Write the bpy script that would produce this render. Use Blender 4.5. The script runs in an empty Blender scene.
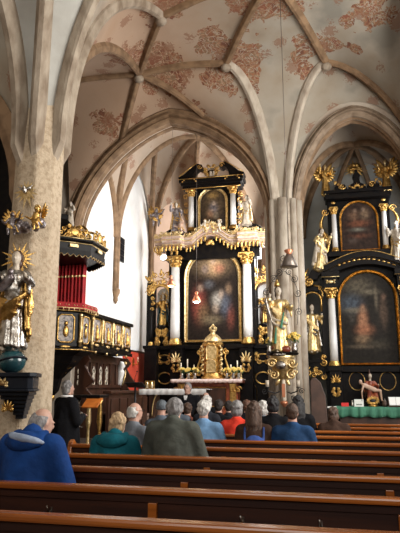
import bpy, bmesh, math, random
import numpy as np
from mathutils import Vector, Matrix, noise
PI = math.pi
SC = bpy.context.scene
COL = SC.collection
# ------------------------------------------------------------------ camera
F, YAW, PITCH, CAMH = 560.0, math.radians(13), math.radians(12.0), 1.5
cd = bpy.data.cameras.new('camera'); cam = bpy.data.objects.new('camera', cd); COL.objects.link(cam)
cd.sensor_fit = 'HORIZONTAL'; cd.sensor_width = 36; cd.lens = 36*F/400; cd.clip_end = 100
cam.location = (0, 0, CAMH); cam.rotation_euler = (PI/2+PITCH, 0, YAW)
SC.camera = cam
# ------------------------------------------------------------------ world, lights, exposure
w = bpy.data.worlds.new('world'); SC.world = w; w.use_nodes = True
w.node_tree.nodes['Background'].inputs[0].default_value = (0.75, 0.85, 1, 1)
w.node_tree.nodes['Background'].inputs[1].default_value = 0.25
SC.view_settings.view_transform = 'Standard'; SC.view_settings.look = 'None'
SC.view_settings.exposure = 0.0; SC.view_settings.gamma = 1.0; SC.view_settings.use_curve_mapping = False

def area(name, loc, target, sx, sy, power, col=(1, 1, 1), spread=180):
    l = bpy.data.lights.new(name, 'AREA'); l.shape = 'RECTANGLE'; l.size = sx; l.size_y = sy
    l.energy = power; l.color = col; l.spread = math.radians(spread)
    o = bpy.data.objects.new(name, l); COL.objects.link(o); o.location = loc
    o.rotation_euler = (Vector(target)-Vector(loc)).to_track_quat('-Z', 'Y').to_euler()
    return o
area('west_fill_light', (-0.5, -4.4, 5.5), (-1.5, 11, 4.0), 6, 4.0, 520, (1, .95, .88))  # added soft fill behind the camera; the back wall has no window
area('south_window_light', (4.3, 6.5, 4.6), (-3.9, 7.5, 4.6), 3.5, 4.5, 900, (1, .96, .9))
area('chancel_window_light', (-1.25, 14.6, 4.6), (-6, 14.9, 4.2), 2.2, 4.2, 420, (.92, .96, 1))
area('apse_fill_light', (-1.9, 17.9, 6.2), (-5.2, 16.2, 6.6), 1.1, 3.0, 230, (1, .95, .9))  # added to brighten the apse round the altar top; no opening behind it
area('chancel_arch_lamp', (-2.2, 12.95, 6.4), (-3.6, 16.8, 3.4), .9, .5, 60, (1, .88, .7))
area('chapel_fill_light', (2.1, 12.9, 4.4), (-0.2, 12.9, 4.2), .6, 3.0, 75, (.85, .92, 1))  # unseen fill added to lift the grey chapel walls, not a window

# ------------------------------------------------------------------ picture helpers: a ray of the photograph met with a plane
def ray(x, y):
    fw = Vector((-math.sin(YAW)*math.cos(PITCH), math.cos(YAW)*math.cos(PITCH), math.sin(PITCH)))
    r = Vector((math.cos(YAW), math.sin(YAW), 0)); u = r.cross(fw)
    return fw + r*((x-200)/F) + u*((266.5-y)/F)
def atY(x, y, Y): d = ray(x, y); return Vector((0, 0, CAMH)) + d*(Y/d.y)
def atX(x, y, X): d = ray(x, y); return Vector((0, 0, CAMH)) + d*(X/d.x)
def atZ(x, y, z): d = ray(x, y); return Vector((0, 0, CAMH)) + d*((z-CAMH)/d.z)

# ------------------------------------------------------------------ materials
MATS = {}
def mat(name, c, rough=.6, metal=0., c2=None, nscale=6., bump=0., bscale=30., spec=.5, contrast=(.4, .6), coat=0., stretch=(1, 1, 1)):
    m = bpy.data.materials.new(name); m.use_nodes = True; nt = m.node_tree; N = nt.nodes; L = nt.links
    b = N['Principled BSDF']; b.inputs['Roughness'].default_value = rough; b.inputs['Metallic'].default_value = metal
    b.inputs['Base Color'].default_value = (*c, 1); b.inputs['Specular IOR Level'].default_value = spec
    b.inputs['Coat Weight'].default_value = coat
    tc = N.new('ShaderNodeTexCoord'); mp = N.new('ShaderNodeMapping'); mp.inputs['Scale'].default_value = stretch
    L.new(tc.outputs['Object'], mp.inputs['Vector'])
    if c2:
        n = N.new('ShaderNodeTexNoise'); n.inputs['Scale'].default_value = nscale; n.inputs['Detail'].default_value = 6
        r = N.new('ShaderNodeValToRGB'); r.color_ramp.elements[0].position = contrast[0]; r.color_ramp.elements[1].position = contrast[1]
        r.color_ramp.elements[0].color = (*c, 1); r.color_ramp.elements[1].color = (*c2, 1)
        L.new(mp.outputs[0], n.inputs['Vector']); L.new(n.outputs['Fac'], r.inputs[0]); L.new(r.outputs[0], b.inputs['Base Color'])
    if bump:
        n2 = N.new('ShaderNodeTexNoise'); n2.inputs['Scale'].default_value = bscale; n2.inputs['Detail'].default_value = 4
        bp = N.new('ShaderNodeBump'); bp.inputs['Strength'].default_value = bump; bp.inputs['Distance'].default_value = .02
        L.new(mp.outputs[0], n2.inputs['Vector']); L.new(n2.outputs['Fac'], bp.inputs['Height']); L.new(bp.outputs[0], b.inputs['Normal'])
    MATS[name] = m; return m
mat('plaster_white', (.78, .77, .75), .9, c2=(.70, .68, .65), nscale=1.5, bump=.1)
mat('plaster_worn', (.50, .43, .35), .9, c2=(.36, .27, .2), nscale=1.6, bump=.15, contrast=(.45, .72))
mat('plaster_warm', (.66, .50, .40), .9, c2=(.58, .42, .32), nscale=1.2, bump=.1)
mat('plaster_chapel', (.44, .44, .41), .9, c2=(.34, .33, .30), nscale=1.2, bump=.1)
mat('stone_rib', (.25, .155, .085), .85, c2=(.16, .095, .05), nscale=5, bump=.3, bscale=25)
mat('stone_pale', (.50, .44, .36), .85, c2=(.28, .22, .165), nscale=5, bump=.4, bscale=25, stretch=(1, 1, .5), contrast=(.42, .72))
mat('stone_arch', (.29, .215, .15), .85, c2=(.18, .125, .08), nscale=5, bump=.3, bscale=25)
mat('stone_pier', (.37, .31, .24), .85, c2=(.20, .15, .105), nscale=5, bump=.4, bscale=25, stretch=(1, 1, .5), contrast=(.38, .66))
mat('stone_pillar', (.48, .385, .275), .85, c2=(.32, .24, .155), nscale=16, bump=.6, bscale=35, contrast=(.45, .72))
mat('floor_stone', (.16, .12, .10), .5, c2=(.10, .08, .06), nscale=2)
mat('black_wood', (.004, .0035, .004), .35, spec=.10, c2=(.008, .006, .005), nscale=8)
mat('gold', (.72, .46, .15), .36, 1., c2=(.42, .24, .07), nscale=14, bump=.3, bscale=50)
mat('gold_pale', (.80, .62, .33), .42, .9, c2=(.55, .38, .16), nscale=14, bump=.3, bscale=50)
mat('silver', (.55, .53, .50), .32, 1., c2=(.20, .17, .14), nscale=14, bump=.3, bscale=40)
mat('marble_white', (.72, .71, .69), .3, c2=(.50, .47, .44), nscale=5, contrast=(.35, .75), stretch=(1, 1, .5))
mat('marble_red', (.33, .085, .035), .3, c2=(.17, .035, .018), nscale=7)
mat('cornice_stone', (.34, .21, .16), .55, c2=(.44, .34, .27), nscale=9)
mat('painted_panel', (.42, .36, .31), .5, c2=(.10, .09, .10), nscale=16, contrast=(.42, .6))
mat('marble_pink', (.52, .36, .29), .5, c2=(.60, .50, .42), nscale=8)
mat('pew_panel', (.032, .0095, .0045), .5, c2=(.017, .005, .003), nscale=5, stretch=(.15, 1, 3), spec=.25)
mat('pew_rail', (.30, .088, .014), .25, c2=(.18, .048, .008), nscale=7, stretch=(.12, 2, 2), coat=.0)
mat('dark_oak', (.060, .022, .011), .45, c2=(.032, .012, .006), nscale=6, stretch=(1, 1, .3))
mat('brown_slab', (.085, .045, .032), .6, c2=(.055, .03, .022), nscale=6)
mat('orange_wood', (.62, .19, .035), .35, c2=(.50, .14, .025), nscale=9)
mat('red_cloth', (.48, .012, .015), .75, c2=(.34, .008, .012), nscale=4)
mat('red_paint', (.62, .075, .035), .6, c2=(.52, .06, .03), nscale=3)
mat('green_cloth', (.07, .24, .15), .85, c2=(.045, .17, .11), nscale=12, stretch=(1, 1, .2))
mat('white_cloth', (.80, .80, .80), .8, c2=(.72, .70, .70), nscale=8)
mat('lace_cloth', (.76, .62, .58), .8, c2=(.66, .48, .44), nscale=30)
mat('paper', (.82, .82, .80), .7)
mat('print_ink', (.10, .12, .10), .7)
mat('red_box', (.72, .03, .03), .4)
mat('iron', (.03, .03, .032), .5, .6)
mat('copper', (.55, .22, .12), .38, .7)
mat('bell_bronze', (.18, .15, .13), .4, .6)
mat('globe_teal', (.018, .075, .085), .25, c2=(.01, .035, .045), nscale=5, coat=.4)
mat('cream_candle', (.85, .78, .62), .5)
mat('yellow_flower', (.78, .50, .07), .6, c2=(.85, .68, .22), nscale=30)
mat('leaf_green', (.06, .12, .04), .6)
mat('cloud_silver', (.36, .33, .34), .35, .8, c2=(.14, .11, .11), nscale=12)
mat('putto_flesh', (.55, .38, .29), .5, c2=(.45, .29, .2), nscale=8)
mat('ivory', (.58, .51, .41), .45, c2=(.42, .35, .27), nscale=8)
mat('dark_glass', (.02, .02, .03), .1)
mat('bluegrey_panel', (.010, .013, .02), .4, spec=.2)
mat('curtain_white', (.8, .8, .82), .8)
mat('skin', (.42, .235, .175), .55, c2=(.48, .29, .22), nscale=12)
for n_, c_ in dict(hair_grey=(.26, .25, .25), hair_white=(.62, .60, .57), hair_blond=(.52, .36, .20), hair_brown=(.075, .038, .022),
                   hair_dark=(.022, .014, .012), hair_black=(.010, .009, .011), hair_auburn=(.13, .055, .032), cap_grey=(.10, .12, .14)).items():
    mat(n_, c_, .65, c2=tuple(v*.55 for v in c_), nscale=35, bump=.6, bscale=70, stretch=(1, 1, .4))
for n_, c_ in dict(jacket_blue=(.008, .045, .19), jacket_teal=(.008, .12, .16), jacket_greygreen=(.075, .082, .07), jacket_grey=(.15, .165, .19), denim=(.16, .30, .50),
                   cardigan_red=(.75, .055, .03), coat_black=(.005, .005, .007), coat_navy=(.015, .05, .13), coat_brown=(.06, .032, .022), coat_dark=(.02, .022, .03),
                   jacket_slate=(.10, .12, .15), hood_lining=(.30, .36, .48), trousers=(.02, .02, .028), coat_blue=(.05, .10, .32), coat_rust=(.16, .05, .03)).items():
    mat(n_, c_, .85, c2=tuple(v*.62 for v in c_), nscale=6, bump=.8, bscale=9, spec=.15)
def emis(name, c, s):
    m = mat(name, c); b = m.node_tree.nodes['Principled BSDF']; b.inputs['Emission Color'].default_value = (*c, 1); b.inputs['Emission Strength'].default_value = s
emis('lamp_white', (1, .93, .85), 14); emis('lamp_warm', (1, .62, .3), 5); emis('flame', (1, .7, .3), 12)
def attr_mat(name, rough=.45, coat=0.):
    m = mat(name, (.1, .1, .1), rough, coat=coat); nt = m.node_tree; N = nt.nodes; L = nt.links
    a = N.new('ShaderNodeAttribute'); a.attribute_name = 'paint'
    n = N.new('ShaderNodeTexNoise'); n.inputs['Scale'].default_value = 13; n.inputs['Detail'].default_value = 8
    tc = N.new('ShaderNodeTexCoord'); L.new(tc.outputs['Object'], n.inputs['Vector'])
    mm = N.new('ShaderNodeMapRange'); mm.inputs[1].default_value = .3; mm.inputs[2].default_value = .7; mm.inputs[3].default_value = .40; mm.inputs[4].default_value = 1.15
    L.new(n.outputs['Fac'], mm.inputs[0])
    v = N.new('ShaderNodeVectorMath'); v.operation = 'SCALE'; L.new(a.outputs['Color'], v.inputs[0]); L.new(mm.outputs[0], v.inputs['Scale'])
    L.new(v.outputs[0], N['Principled BSDF'].inputs['Base Color'])
attr_mat('oil_painting', .5); MATS['oil_painting'].node_tree.nodes['Principled BSDF'].inputs['Specular IOR Level'].default_value = .12
# frescoed vault plaster: the mask attribute says where a painted bouquet is, noise draws its scrolls
def vault_mat():
    m = mat('vault_fresco', (.5, .4, .33), .9, bump=.15, bscale=12); nt = m.node_tree; N = nt.nodes; L = nt.links; B = N['Principled BSDF']
    tc = N.new('ShaderNodeTexCoord')
    def noi(s, d=6, dist=0.):
        n = N.new('ShaderNodeTexNoise'); n.inputs['Scale'].default_value = s; n.inputs['Detail'].default_value = d; n.inputs['Distortion'].default_value = dist
        L.new(tc.outputs['Object'], n.inputs['Vector']); return n.outputs['Fac']
    def ramp(src, stops):
        r = N.new('ShaderNodeValToRGB'); e = r.color_ramp.elements
        e[0].position, e[0].color = stops[0][0], (*stops[0][1], 1); e[1].position, e[1].color = stops[-1][0], (*stops[-1][1], 1)
        for p, c in stops[1:-1]: q = e.new(p); q.color = (*c, 1)
        L.new(src, r.inputs[0]); return r.outputs[0]
    def math_(op, a, b):
        n = N.new('ShaderNodeMath'); n.operation = op
        for i, s in enumerate((a, b)):
            if isinstance(s, (int, float)): n.inputs[i].default_value = s
            else: L.new(s, n.inputs[i])
        return n.outputs[0]
    def mix(f, a, b):
        n = N.new('ShaderNodeMix'); n.data_type = 'RGBA'; L.new(f, n.inputs['Factor']); L.new(a, n.inputs['A']); L.new(b, n.inputs['B']); return n.outputs['Result']
    base = ramp(noi(1.1, 7), [(.3, (.23, .215, .18)), (.45, (.34, .305, .25)), (.58, (.31, .265, .205)), (.72, (.25, .195, .14))])
    warm = N.new('ShaderNodeAttribute'); warm.attribute_name = 'warm'
    wc = N.new('ShaderNodeRGB'); wc.outputs[0].default_value = (.42, .27, .175, 1)
    base = mix(math_('MULTIPLY', warm.outputs['Fac'], .75), base, wc.outputs[0])
    a = N.new('ShaderNodeAttribute'); a.attribute_name = 'fresco'
    mask = math_('GREATER_THAN', math_('ADD', a.outputs['Fac'], math_('MULTIPLY', math_('SUBTRACT', noi(3.2, 3), .5), 1.9)), .5)
    scroll = ramp(noi(4.2, 2, 2.0), [(.36, (.14, .045, .022)), (.45, (.28, .115, .055)), (.50, (.15, .10, .055)), (.55, (.36, .22, .13)), (.62, (.21, .065, .032))])
    gap = math_('GREATER_THAN', math_('ABSOLUTE', math_('SUBTRACT', noi(3.4, 2, 2.2), .5), 0.), .022)
    f = math_('MULTIPLY', math_('MULTIPLY', mask, gap), .92)
    c = mix(f, base, scroll)
    vo = N.new('ShaderNodeTexVoronoi'); vo.inputs['Scale'].default_value = 2.1; L.new(tc.outputs['Object'], vo.inputs['Vector'])
    sep = N.new('ShaderNodeSeparateColor'); L.new(vo.outputs['Color'], sep.inputs[0])
    dd = math_('ADD', vo.outputs['Distance'], math_('MULTIPLY', math_('SUBTRACT', noi(16, 3, 1.), .5), .8))
    sp = math_('MULTIPLY', math_('LESS_THAN', dd, .30), math_('GREATER_THAN', sep.outputs[0], .25))
    sc = N.new('ShaderNodeRGB'); sc.outputs[0].default_value = (.22, .10, .055, 1)
    c = mix(math_('MULTIPLY', sp, .65), c, sc.outputs[0])
    L.new(c, B.inputs['Base Color'])
vault_mat()
M = MATS

# ------------------------------------------------------------------ object helpers
OFF = {}
def thing(name, label, cat, loc=(0, 0, 0), group=None):
    o = bpy.data.objects.new(name, None); o.empty_display_size = .1; COL.objects.link(o); o.location = loc
    o['label'] = label; o['category'] = cat
    if group: o['group'] = group
    OFF[o.name] = Vector(loc); return o
class MB:
    def __init__(s): s.v = []; s.f = []; s.sm = []
    def add(s, vs, fs, smooth=False):
        b = len(s.v); s.v += [tuple(q) for q in vs]; s.f += [tuple(i+b for i in f) for f in fs]; s.sm += [smooth]*len(fs); return s
    def box(s, c, d, rz=0., m=None):
        x, y, z = d[0]/2, d[1]/2, d[2]/2; vs = []
        R = Matrix.Rotation(rz, 3, 'Z') if m is None else m
        for i in (-1, 1):
            for j in (-1, 1):
                for k in (-1, 1): vs.append(Vector(c)+R @ Vector((i*x, j*y, k*z)))
        return s.add(vs, [(0, 1, 3, 2), (4, 6, 7, 5), (0, 4, 5, 1), (2, 3, 7, 6), (0, 2, 6, 4), (1, 5, 7, 3)])
    def bb(s, x0, x1, y0, y1, z0, z1): return s.box(((x0+x1)/2, (y0+y1)/2, (z0+z1)/2), (abs(x1-x0), abs(y1-y0), abs(z1-z0)))
    def lathe(s, prof, c, n=16, sx=1., sy=1., ph=0., a0=0., a1=2*PI, smooth=True, axis=None):
        full = abs(a1-a0-2*PI) < 1e-6; k = n if full else n+1; vs = []; fs = []
        R = axis or Matrix.Identity(3)
        for r, z in prof:
            for i in range(k):
                a = a0+(a1-a0)*i/n+ph; vs.append(Vector(c)+R @ Vector((r*sx*math.cos(a), r*sy*math.sin(a), z)))
        m = len(prof)
        for j in range(m-1):
            for i in range(n):
                i2 = (i+1) % k; fs.append((j*k+i, j*k+i2, (j+1)*k+i2, (j+1)*k+i))
        fs.append(tuple(reversed(range(k)))); fs.append(tuple((m-1)*k+i for i in range(k)))
        return s.add(vs, fs, smooth)
    def ell(s, c, r, n=10, rot=None):
        if isinstance(r, (int, float)): r = (r, r, r)
        vs = []; fs = []; m = max(4, n//2+1); R = rot or Matrix.Identity(3)
        for j in range(1, m):
            t = PI*j/m
            for i in range(n):
                a = 2*PI*i/n; vs.append(Vector(c)+R @ Vector((r[0]*math.sin(t)*math.cos(a), r[1]*math.sin(t)*math.sin(a), r[2]*math.cos(t))))
        vs += [Vector(c)+R @ Vector((0, 0, r[2])), Vector(c)+R @ Vector((0, 0, -r[2]))]; T = len(vs)-2
        for j in range(m-2):
            for i in range(n):
                i2 = (i+1) % n; fs.append((j*n+i, (j+1)*n+i, (j+1)*n+i2, j*n+i2))
        for i in range(n):
            i2 = (i+1) % n; fs.append((T, i, i2)); fs.append((T+1, (m-2)*n+i2, (m-2)*n+i))
        return s.add(vs, fs, True)
    def tube(s, pts, r, n=8, closed=False):
        pts = [Vector(p) for p in pts]; k = len(pts); rr = r if isinstance(r, (list, tuple)) else [r]*k; vs = []; fs = []
        t0 = (pts[1]-pts[0]).normalized(); nx = t0.orthogonal().normalized()
        for i, p in enumerate(pts):
            t = (pts[(i+1) % k]-pts[i-1]) if closed else (pts[min(i+1, k-1)]-pts[max(i-1, 0)])
            if t.length < 1e-9: t = t0
            t.normalize(); nx = (nx-t*nx.dot(t))
            if nx.length < 1e-6: nx = t.orthogonal()
            nx.normalize(); ny = t.cross(nx)
            for a in range(n): q = 2*PI*a/n; vs.append(p+(nx*math.cos(q)+ny*math.sin(q))*rr[i])
        for i in range(k if closed else k-1):
            i2 = (i+1) % k
            for a in range(n): a2 = (a+1) % n; fs.append((i*n+a, i*n+a2, i2*n+a2, i2*n+a))
        if not closed: fs.append(tuple(reversed(range(n)))); fs.append(tuple((k-1)*n+a for a in range(n)))
        return s.add(vs, fs, True)
    def cap(s, p0, r0, p1, r1, n=10):
        """tapered capsule as one closed tube with rounded ends"""
        p0, p1 = Vector(p0), Vector(p1); d = p1-p0
        if d.length < 1e-6: return s.ell(p0, r0, n)
        d.normalize(); P = []; R = []
        for a in (5, 40, 70): P.append(p0-d*r0*math.cos(math.radians(a))); R.append(r0*math.sin(math.radians(a)))
        P += [p0, p1]; R += [r0, r1]
        for a in (70, 40, 5): P.append(p1+d*r1*math.cos(math.radians(a))); R.append(r1*math.sin(math.radians(a)))
        return s.tube(P, R, n)
    def sweep(s, pts, prof, ref, closed=False, smooth=False):
        """prof: closed list of (lateral, inward); ref: a point the inward side looks at, or a direction (tuple 'dir')"""
        pts = [Vector(p) for p in pts]; k = len(pts); m = len(prof); vs = []; fs = []
        for i, p in enumerate(pts):
            t = (pts[(i+1) % k]-pts[i-1]) if closed else (pts[min(i+1, k-1)]-pts[max(i-1, 0)]); t.normalize()
            d = Vector(ref[1]) if ref[0] == 'dir' else Vector(ref[1])-p
            d = d-t*d.dot(t); d.normalize(); l = t.cross(d)
            for a, b in prof: vs.append(p+l*a+d*b)
        for i in range(k if closed else k-1):
            i2 = (i+1) % k
            for a in range(m): a2 = (a+1) % m; fs.append((i*m+a, i*m+a2, i2*m+a2, i2*m+a))
        if not closed: fs.append(tuple(reversed(range(m)))); fs.append(tuple((k-1)*m+a for a in range(m)))
        return s.add(vs, fs, smooth)
    def prism(s, poly, y0, y1):
        n = len(poly); vs = [(x, y0, z) for x, z in poly]+[(x, y1, z) for x, z in poly]
        fs = [tuple(range(n)), tuple(reversed(range(n, 2*n)))]+[(i, (i+1) % n, n+(i+1) % n, n+i) for i in range(n)]
        return s.add(vs, fs)
    def pyramid(s, poly_w, tip):
        n = len(poly_w); return s.add(list(poly_w)+[tip], [tuple(range(n))]+[(i, (i+1) % n, n) for i in range(n)])
    def grid(s, P, smooth=True):
        a = len(P); b = len(P[0]); vs = [q for row in P for q in row]
        return s.add(vs, [(i*b+j, i*b+j+1, (i+1)*b+j+1, (i+1)*b+j) for i in range(a-1) for j in range(b-1)], smooth)
    def xf(s, mtx):
        s.v = [tuple(mtx @ Vector(q)) for q in s.v]; return s
    def build(s, name, m, parent=None, label=None, cat=None, group=None, kind=None, bevel=0., remesh=0., smooth_it=4):
        off = Vector((0, 0, 0)); p = parent
        if parent is not None: off = OFF[parent.name]
        elif kind is None or True:
            if cat:   # one-mesh thing: origin at its base centre
                xs = np.array(s.v); off = Vector(((xs[:, 0].min()+xs[:, 0].max())/2, (xs[:, 1].min()+xs[:, 1].max())/2, xs[:, 2].min()))
        me = bpy.data.meshes.new(name); me.from_pydata([(q[0]-off.x, q[1]-off.y, q[2]-off.z) for q in s.v], [], s.f)
        me.polygons.foreach_set('use_smooth', s.sm); 
        bm = bmesh.new(); bm.from_mesh(me); bmesh.ops.recalc_face_normals(bm, faces=bm.faces); bm.to_mesh(me); bm.free()
        o = bpy.data.objects.new(name, me); COL.objects.link(o); me.materials.append(M[m])
        if parent is not None: o.parent = parent; OFF[o.name] = off
        else: o.location = off; OFF[o.name] = off
        if label: o['label'] = label
        if cat: o['category'] = cat
        if group: o['group'] = group
        if kind: o['kind'] = kind
        if remesh:
            r = o.modifiers.new('remesh', 'REMESH'); r.mode = 'VOXEL'; r.voxel_size = remesh; r.use_smooth_shade = True
            if smooth_it:
                sm = o.modifiers.new('smooth', 'SMOOTH'); sm.iterations = smooth_it; sm.factor = .5
        elif bevel:
            b = o.modifiers.new('bevel', 'BEVEL'); b.width = bevel; b.segments = 2; b.limit_method = 'ANGLE'
        return o
def struct(name, mb, m, **k): return mb.build(name, m, None, kind='structure', **k)

def arc(S, E, n=14, p=2.0, am=1.0):
    S = Vector(S); E = Vector(E); o = []; A = PI/2*am; h1 = 1-max(math.cos(A), 0.)**(2/p); v1 = math.sin(A)**(2/p)
    for i in range(n+1):
        a = A*i/n; c = max(math.cos(a), 0.); h = (1-c**(2/p))/h1; v = math.sin(a)**(2/p)/v1
        q = S+(E-S)*h; q.z = S.z+(E.z-S.z)*v; o.append(q)
    return o
def camber(S, E, up=.1, n=10):
    S = Vector(S); E = Vector(E); return [S+(E-S)*(i/n)+Vector((0, 0, up*math.sin(PI*i/n))) for i in range(n+1)]
def resample(pts, n):
    pts = [Vector(p) for p in pts]; d = [0.]
    for a, b in zip(pts, pts[1:]): d.append(d[-1]+(b-a).length)
    if d[-1] < 1e-6: return [pts[0].copy() for _ in range(n+1)]
    o = []; j = 0
    for i in range(n+1):
        t = d[-1]*i/n
        while j < len(d)-2 and d[j+1] < t: j += 1
        u = (t-d[j])/max(d[j+1]-d[j], 1e-9); o.append(pts[j].lerp(pts[j+1], min(max(u, 0), 1)))
    return o
def coons(c0, c1, d0, d1, n=26):
    """c0: corner00->10, c1: 01->11, d0: 00->01, d1: 10->11"""
    c0, c1, d0, d1 = (resample(c, n) for c in (c0, c1, d0, d1)); G = []
    for i in range(n+1):
        u = i/n; row = []
        for j in range(n+1):
            v = j/n
            a = c0[i]*(1-v)+c1[i]*v; b = d0[j]*(1-u)+d1[j]*u
            c = c0[0]*(1-u)*(1-v)+c0[n]*u*(1-v)+c1[0]*(1-u)*v+c1[n]*u*v
            row.append(a+b-c)
        G.append(row)
    return G
def sw_arch(x0, x1, z0, zs, y, n=20, full=True):
    """outline of a round-headed shape: up the left, over, down the right"""
    c = (x0+x1)/2; r = (x1-x0)/2; P = [Vector((x0, y, z0))] if full else []
    for i in range(n+1):
        a = PI-PI*i/n; P.append(Vector((c+r*math.cos(a), y, zs+r*math.sin(a))))
    if full: P.append(Vector((x1, y, z0)))
    return P
# gold leaf work: spiral curls and leaves, mirrored about x=cx when asked, lying in a plane of constant y
def curl(mb, x, z, y, r, a0, turns=1.3, sgn=1, th=.018, dy=0.):
    n = int(18*turns); P = []; R = []
    for i in range(n+1):
        t = i/n; q = a0+sgn*2*PI*turns*t; rr = r*(1-.86*t); P.append((x+rr*math.cos(q), y-dy*t, z+rr*math.sin(q))); R.append(th*(1.05-.55*t)*(.35+.65*min(1, t*6)))
    mb.tube(P, R, 6); mb.ell(P[-1], th*1.25, 6)
def leaf(mb, x, z, y, ln, wd, ang, th=.02):
    R = Matrix.Rotation(-ang, 3, 'Y'); mb.ell((x+math.cos(ang)*ln/2, y, z+math.sin(ang)*ln/2), (ln/2, th, wd/2), 8, R)
def foliage(mb, cx, cz, y, w, h, seed=0, th=.02, mirror=True, n=4):
    rg = random.Random(seed)
    for k in range(n):
        x = w*(.12+.33*rg.random()+.0*k) if mirror else w*(rg.random()-.5)*.8
        z = h*((k+.5)/n-.5)*.9; r = min(w, h)*(.14+.1*rg.random()); a = rg.random()*6; t = .9+.7*rg.random(); sg = rg.choice((-1, 1))
        la = rg.random()*2*PI
        for m in ((1, -1) if mirror else (1,)):
            curl(mb, cx+m*x, cz+z, y, r, a if m == 1 else PI-a, t, sg*m, th, .02)
            leaf(mb, cx+m*x, cz+z, y-.005, r*1.5, r*.6, la if m == 1 else PI-la, th)
def shellmotif(mb, cx, cz, y, w, h, n=7, th=.02):
    for i in range(n):
        a = PI*(.1+.8*i/(n-1)); leaf(mb, cx, cz-h*.35, y, math.hypot(w*.5*math.cos(a), h*.75*math.sin(a)), w*.17, a, th)
    curl(mb, cx-w*.3, cz-h*.3, y, w*.2, 0, 1.2, 1, th); curl(mb, cx+w*.3, cz-h*.3, y, w*.2, PI, 1.2, -1, th)
def painting(name, parent, x0, x1, z0, zs, y, blobs, bg=(.02, .013, .01), nx=44, nz=64, label=None):
    """round-headed canvas; blobs in u,v of the canvas (0..1)"""
    ztop = zs+(x1-x0)/2; mb = MB(); c = (x0+x1)/2; r = (x1-x0)/2; cols = []
    P = []
    for j in range(nz+1):
        z = z0+(ztop-z0)*j/nz; hw = r if z <= zs else math.sqrt(max(r*r-(z-zs)**2, 1e-5)); row = []
        for i in range(nx+1):
            x = c+hw*(2*i/nx-1); row.append((x, y, z)); u = (x-x0)/(x1-x0); v = (z-z0)/(ztop-z0); col = list(bg)
            for (bu, bv, ru, rv, bc, st) in blobs:
                q = math.exp(-(((u-bu)/ru)**2+((v-bv)/rv)**2)**1.3)*st
                for k in range(3): col[k] = col[k]*(1-q)+bc[k]*q
            cols.append((*col, 1))
        P.append(row)
    mb.grid(P, False); o = mb.build(name, 'oil_painting', parent, label=label)
    at = o.data.color_attributes.new('paint', 'FLOAT_COLOR', 'POINT'); at.data.foreach_set('color', np.array(cols, dtype=np.float32).ravel()); return o
def slab_arch(mb, x0, x1, z0, zs, ya, yb):
    P = sw_arch(x0, x1, z0, zs, 0); mb.prism([(p.x, p.z) for p in P], ya, yb)
def arch_frame(mb, x0, x1, z0, zs, y, wd, th, bottom=True):
    P = sw_arch(x0+wd/2, x1-wd/2, z0+wd/2, zs, y)
    h = wd/2; pr = [(-h, 0), (-h, th*.6), (-h*.5, th), (h*.1, th*.55), (h*.6, th*.8), (h, th*.3), (h, 0)]
    mb.sweep(P, pr, ('dir', (0, -1, 0)), closed=bottom)
def column(root, x, y, z0, z1, r, mshaft='marble_white', mcap='gold', base=.16, cap=.3, square=False):
    mb = MB(); zz = z0+base
    mb.lathe([(r, zz), (r*1.0, zz+.3), (r*.86, z1-cap)], (x, y, 0), 16); mb.build('column_shaft', mshaft, root)
    b = MB(); b.lathe([(r*1.45, z0), (r*1.45, z0+base*.3), (r*1.25, z0+base*.35), (r*1.4, z0+base*.6), (r*1.1, z0+base*.75), (r*1.2, z0+base*.9), (r, z0+base)], (x, y, 0), 16); b.build('column_base', mcap, root)
    c = MB(); c.lathe([(r*.9, z1-cap), (r*1.05, z1-cap*.95), (r*.9, z1-cap*.85), (r*1.0, z1-cap*.5), (r*1.3, z1-cap*.2), (r*1.45, z1-cap*.12)], (x, y, 0), 16)
    c.bb(x-r*1.5, x+r*1.5, y-r*1.5, y+r*1.5, z1-cap*.12, z1)
    for k in range(8):
        a = k*PI/4
        for lv, s in ((.72, 1.0), (.45, 1.15)):
            c.ell((x+math.cos(a+lv)*r*s, y+math.sin(a+lv)*r*s, z1-cap*lv), (r*.3, r*.3, cap*.16), 6)
    for sx in (-1, 1):
        curl(c, x+sx*r*1.25, z1-cap*.27, y-r*1.15, r*.5, PI/2, 1.2, -sx, r*.16)
    c.build('column_capital', mcap, root)
def lathe_mesh(prof, c, n=16, **k): mb = MB(); mb.lathe(prof, c, n, **k); return mb

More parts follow.
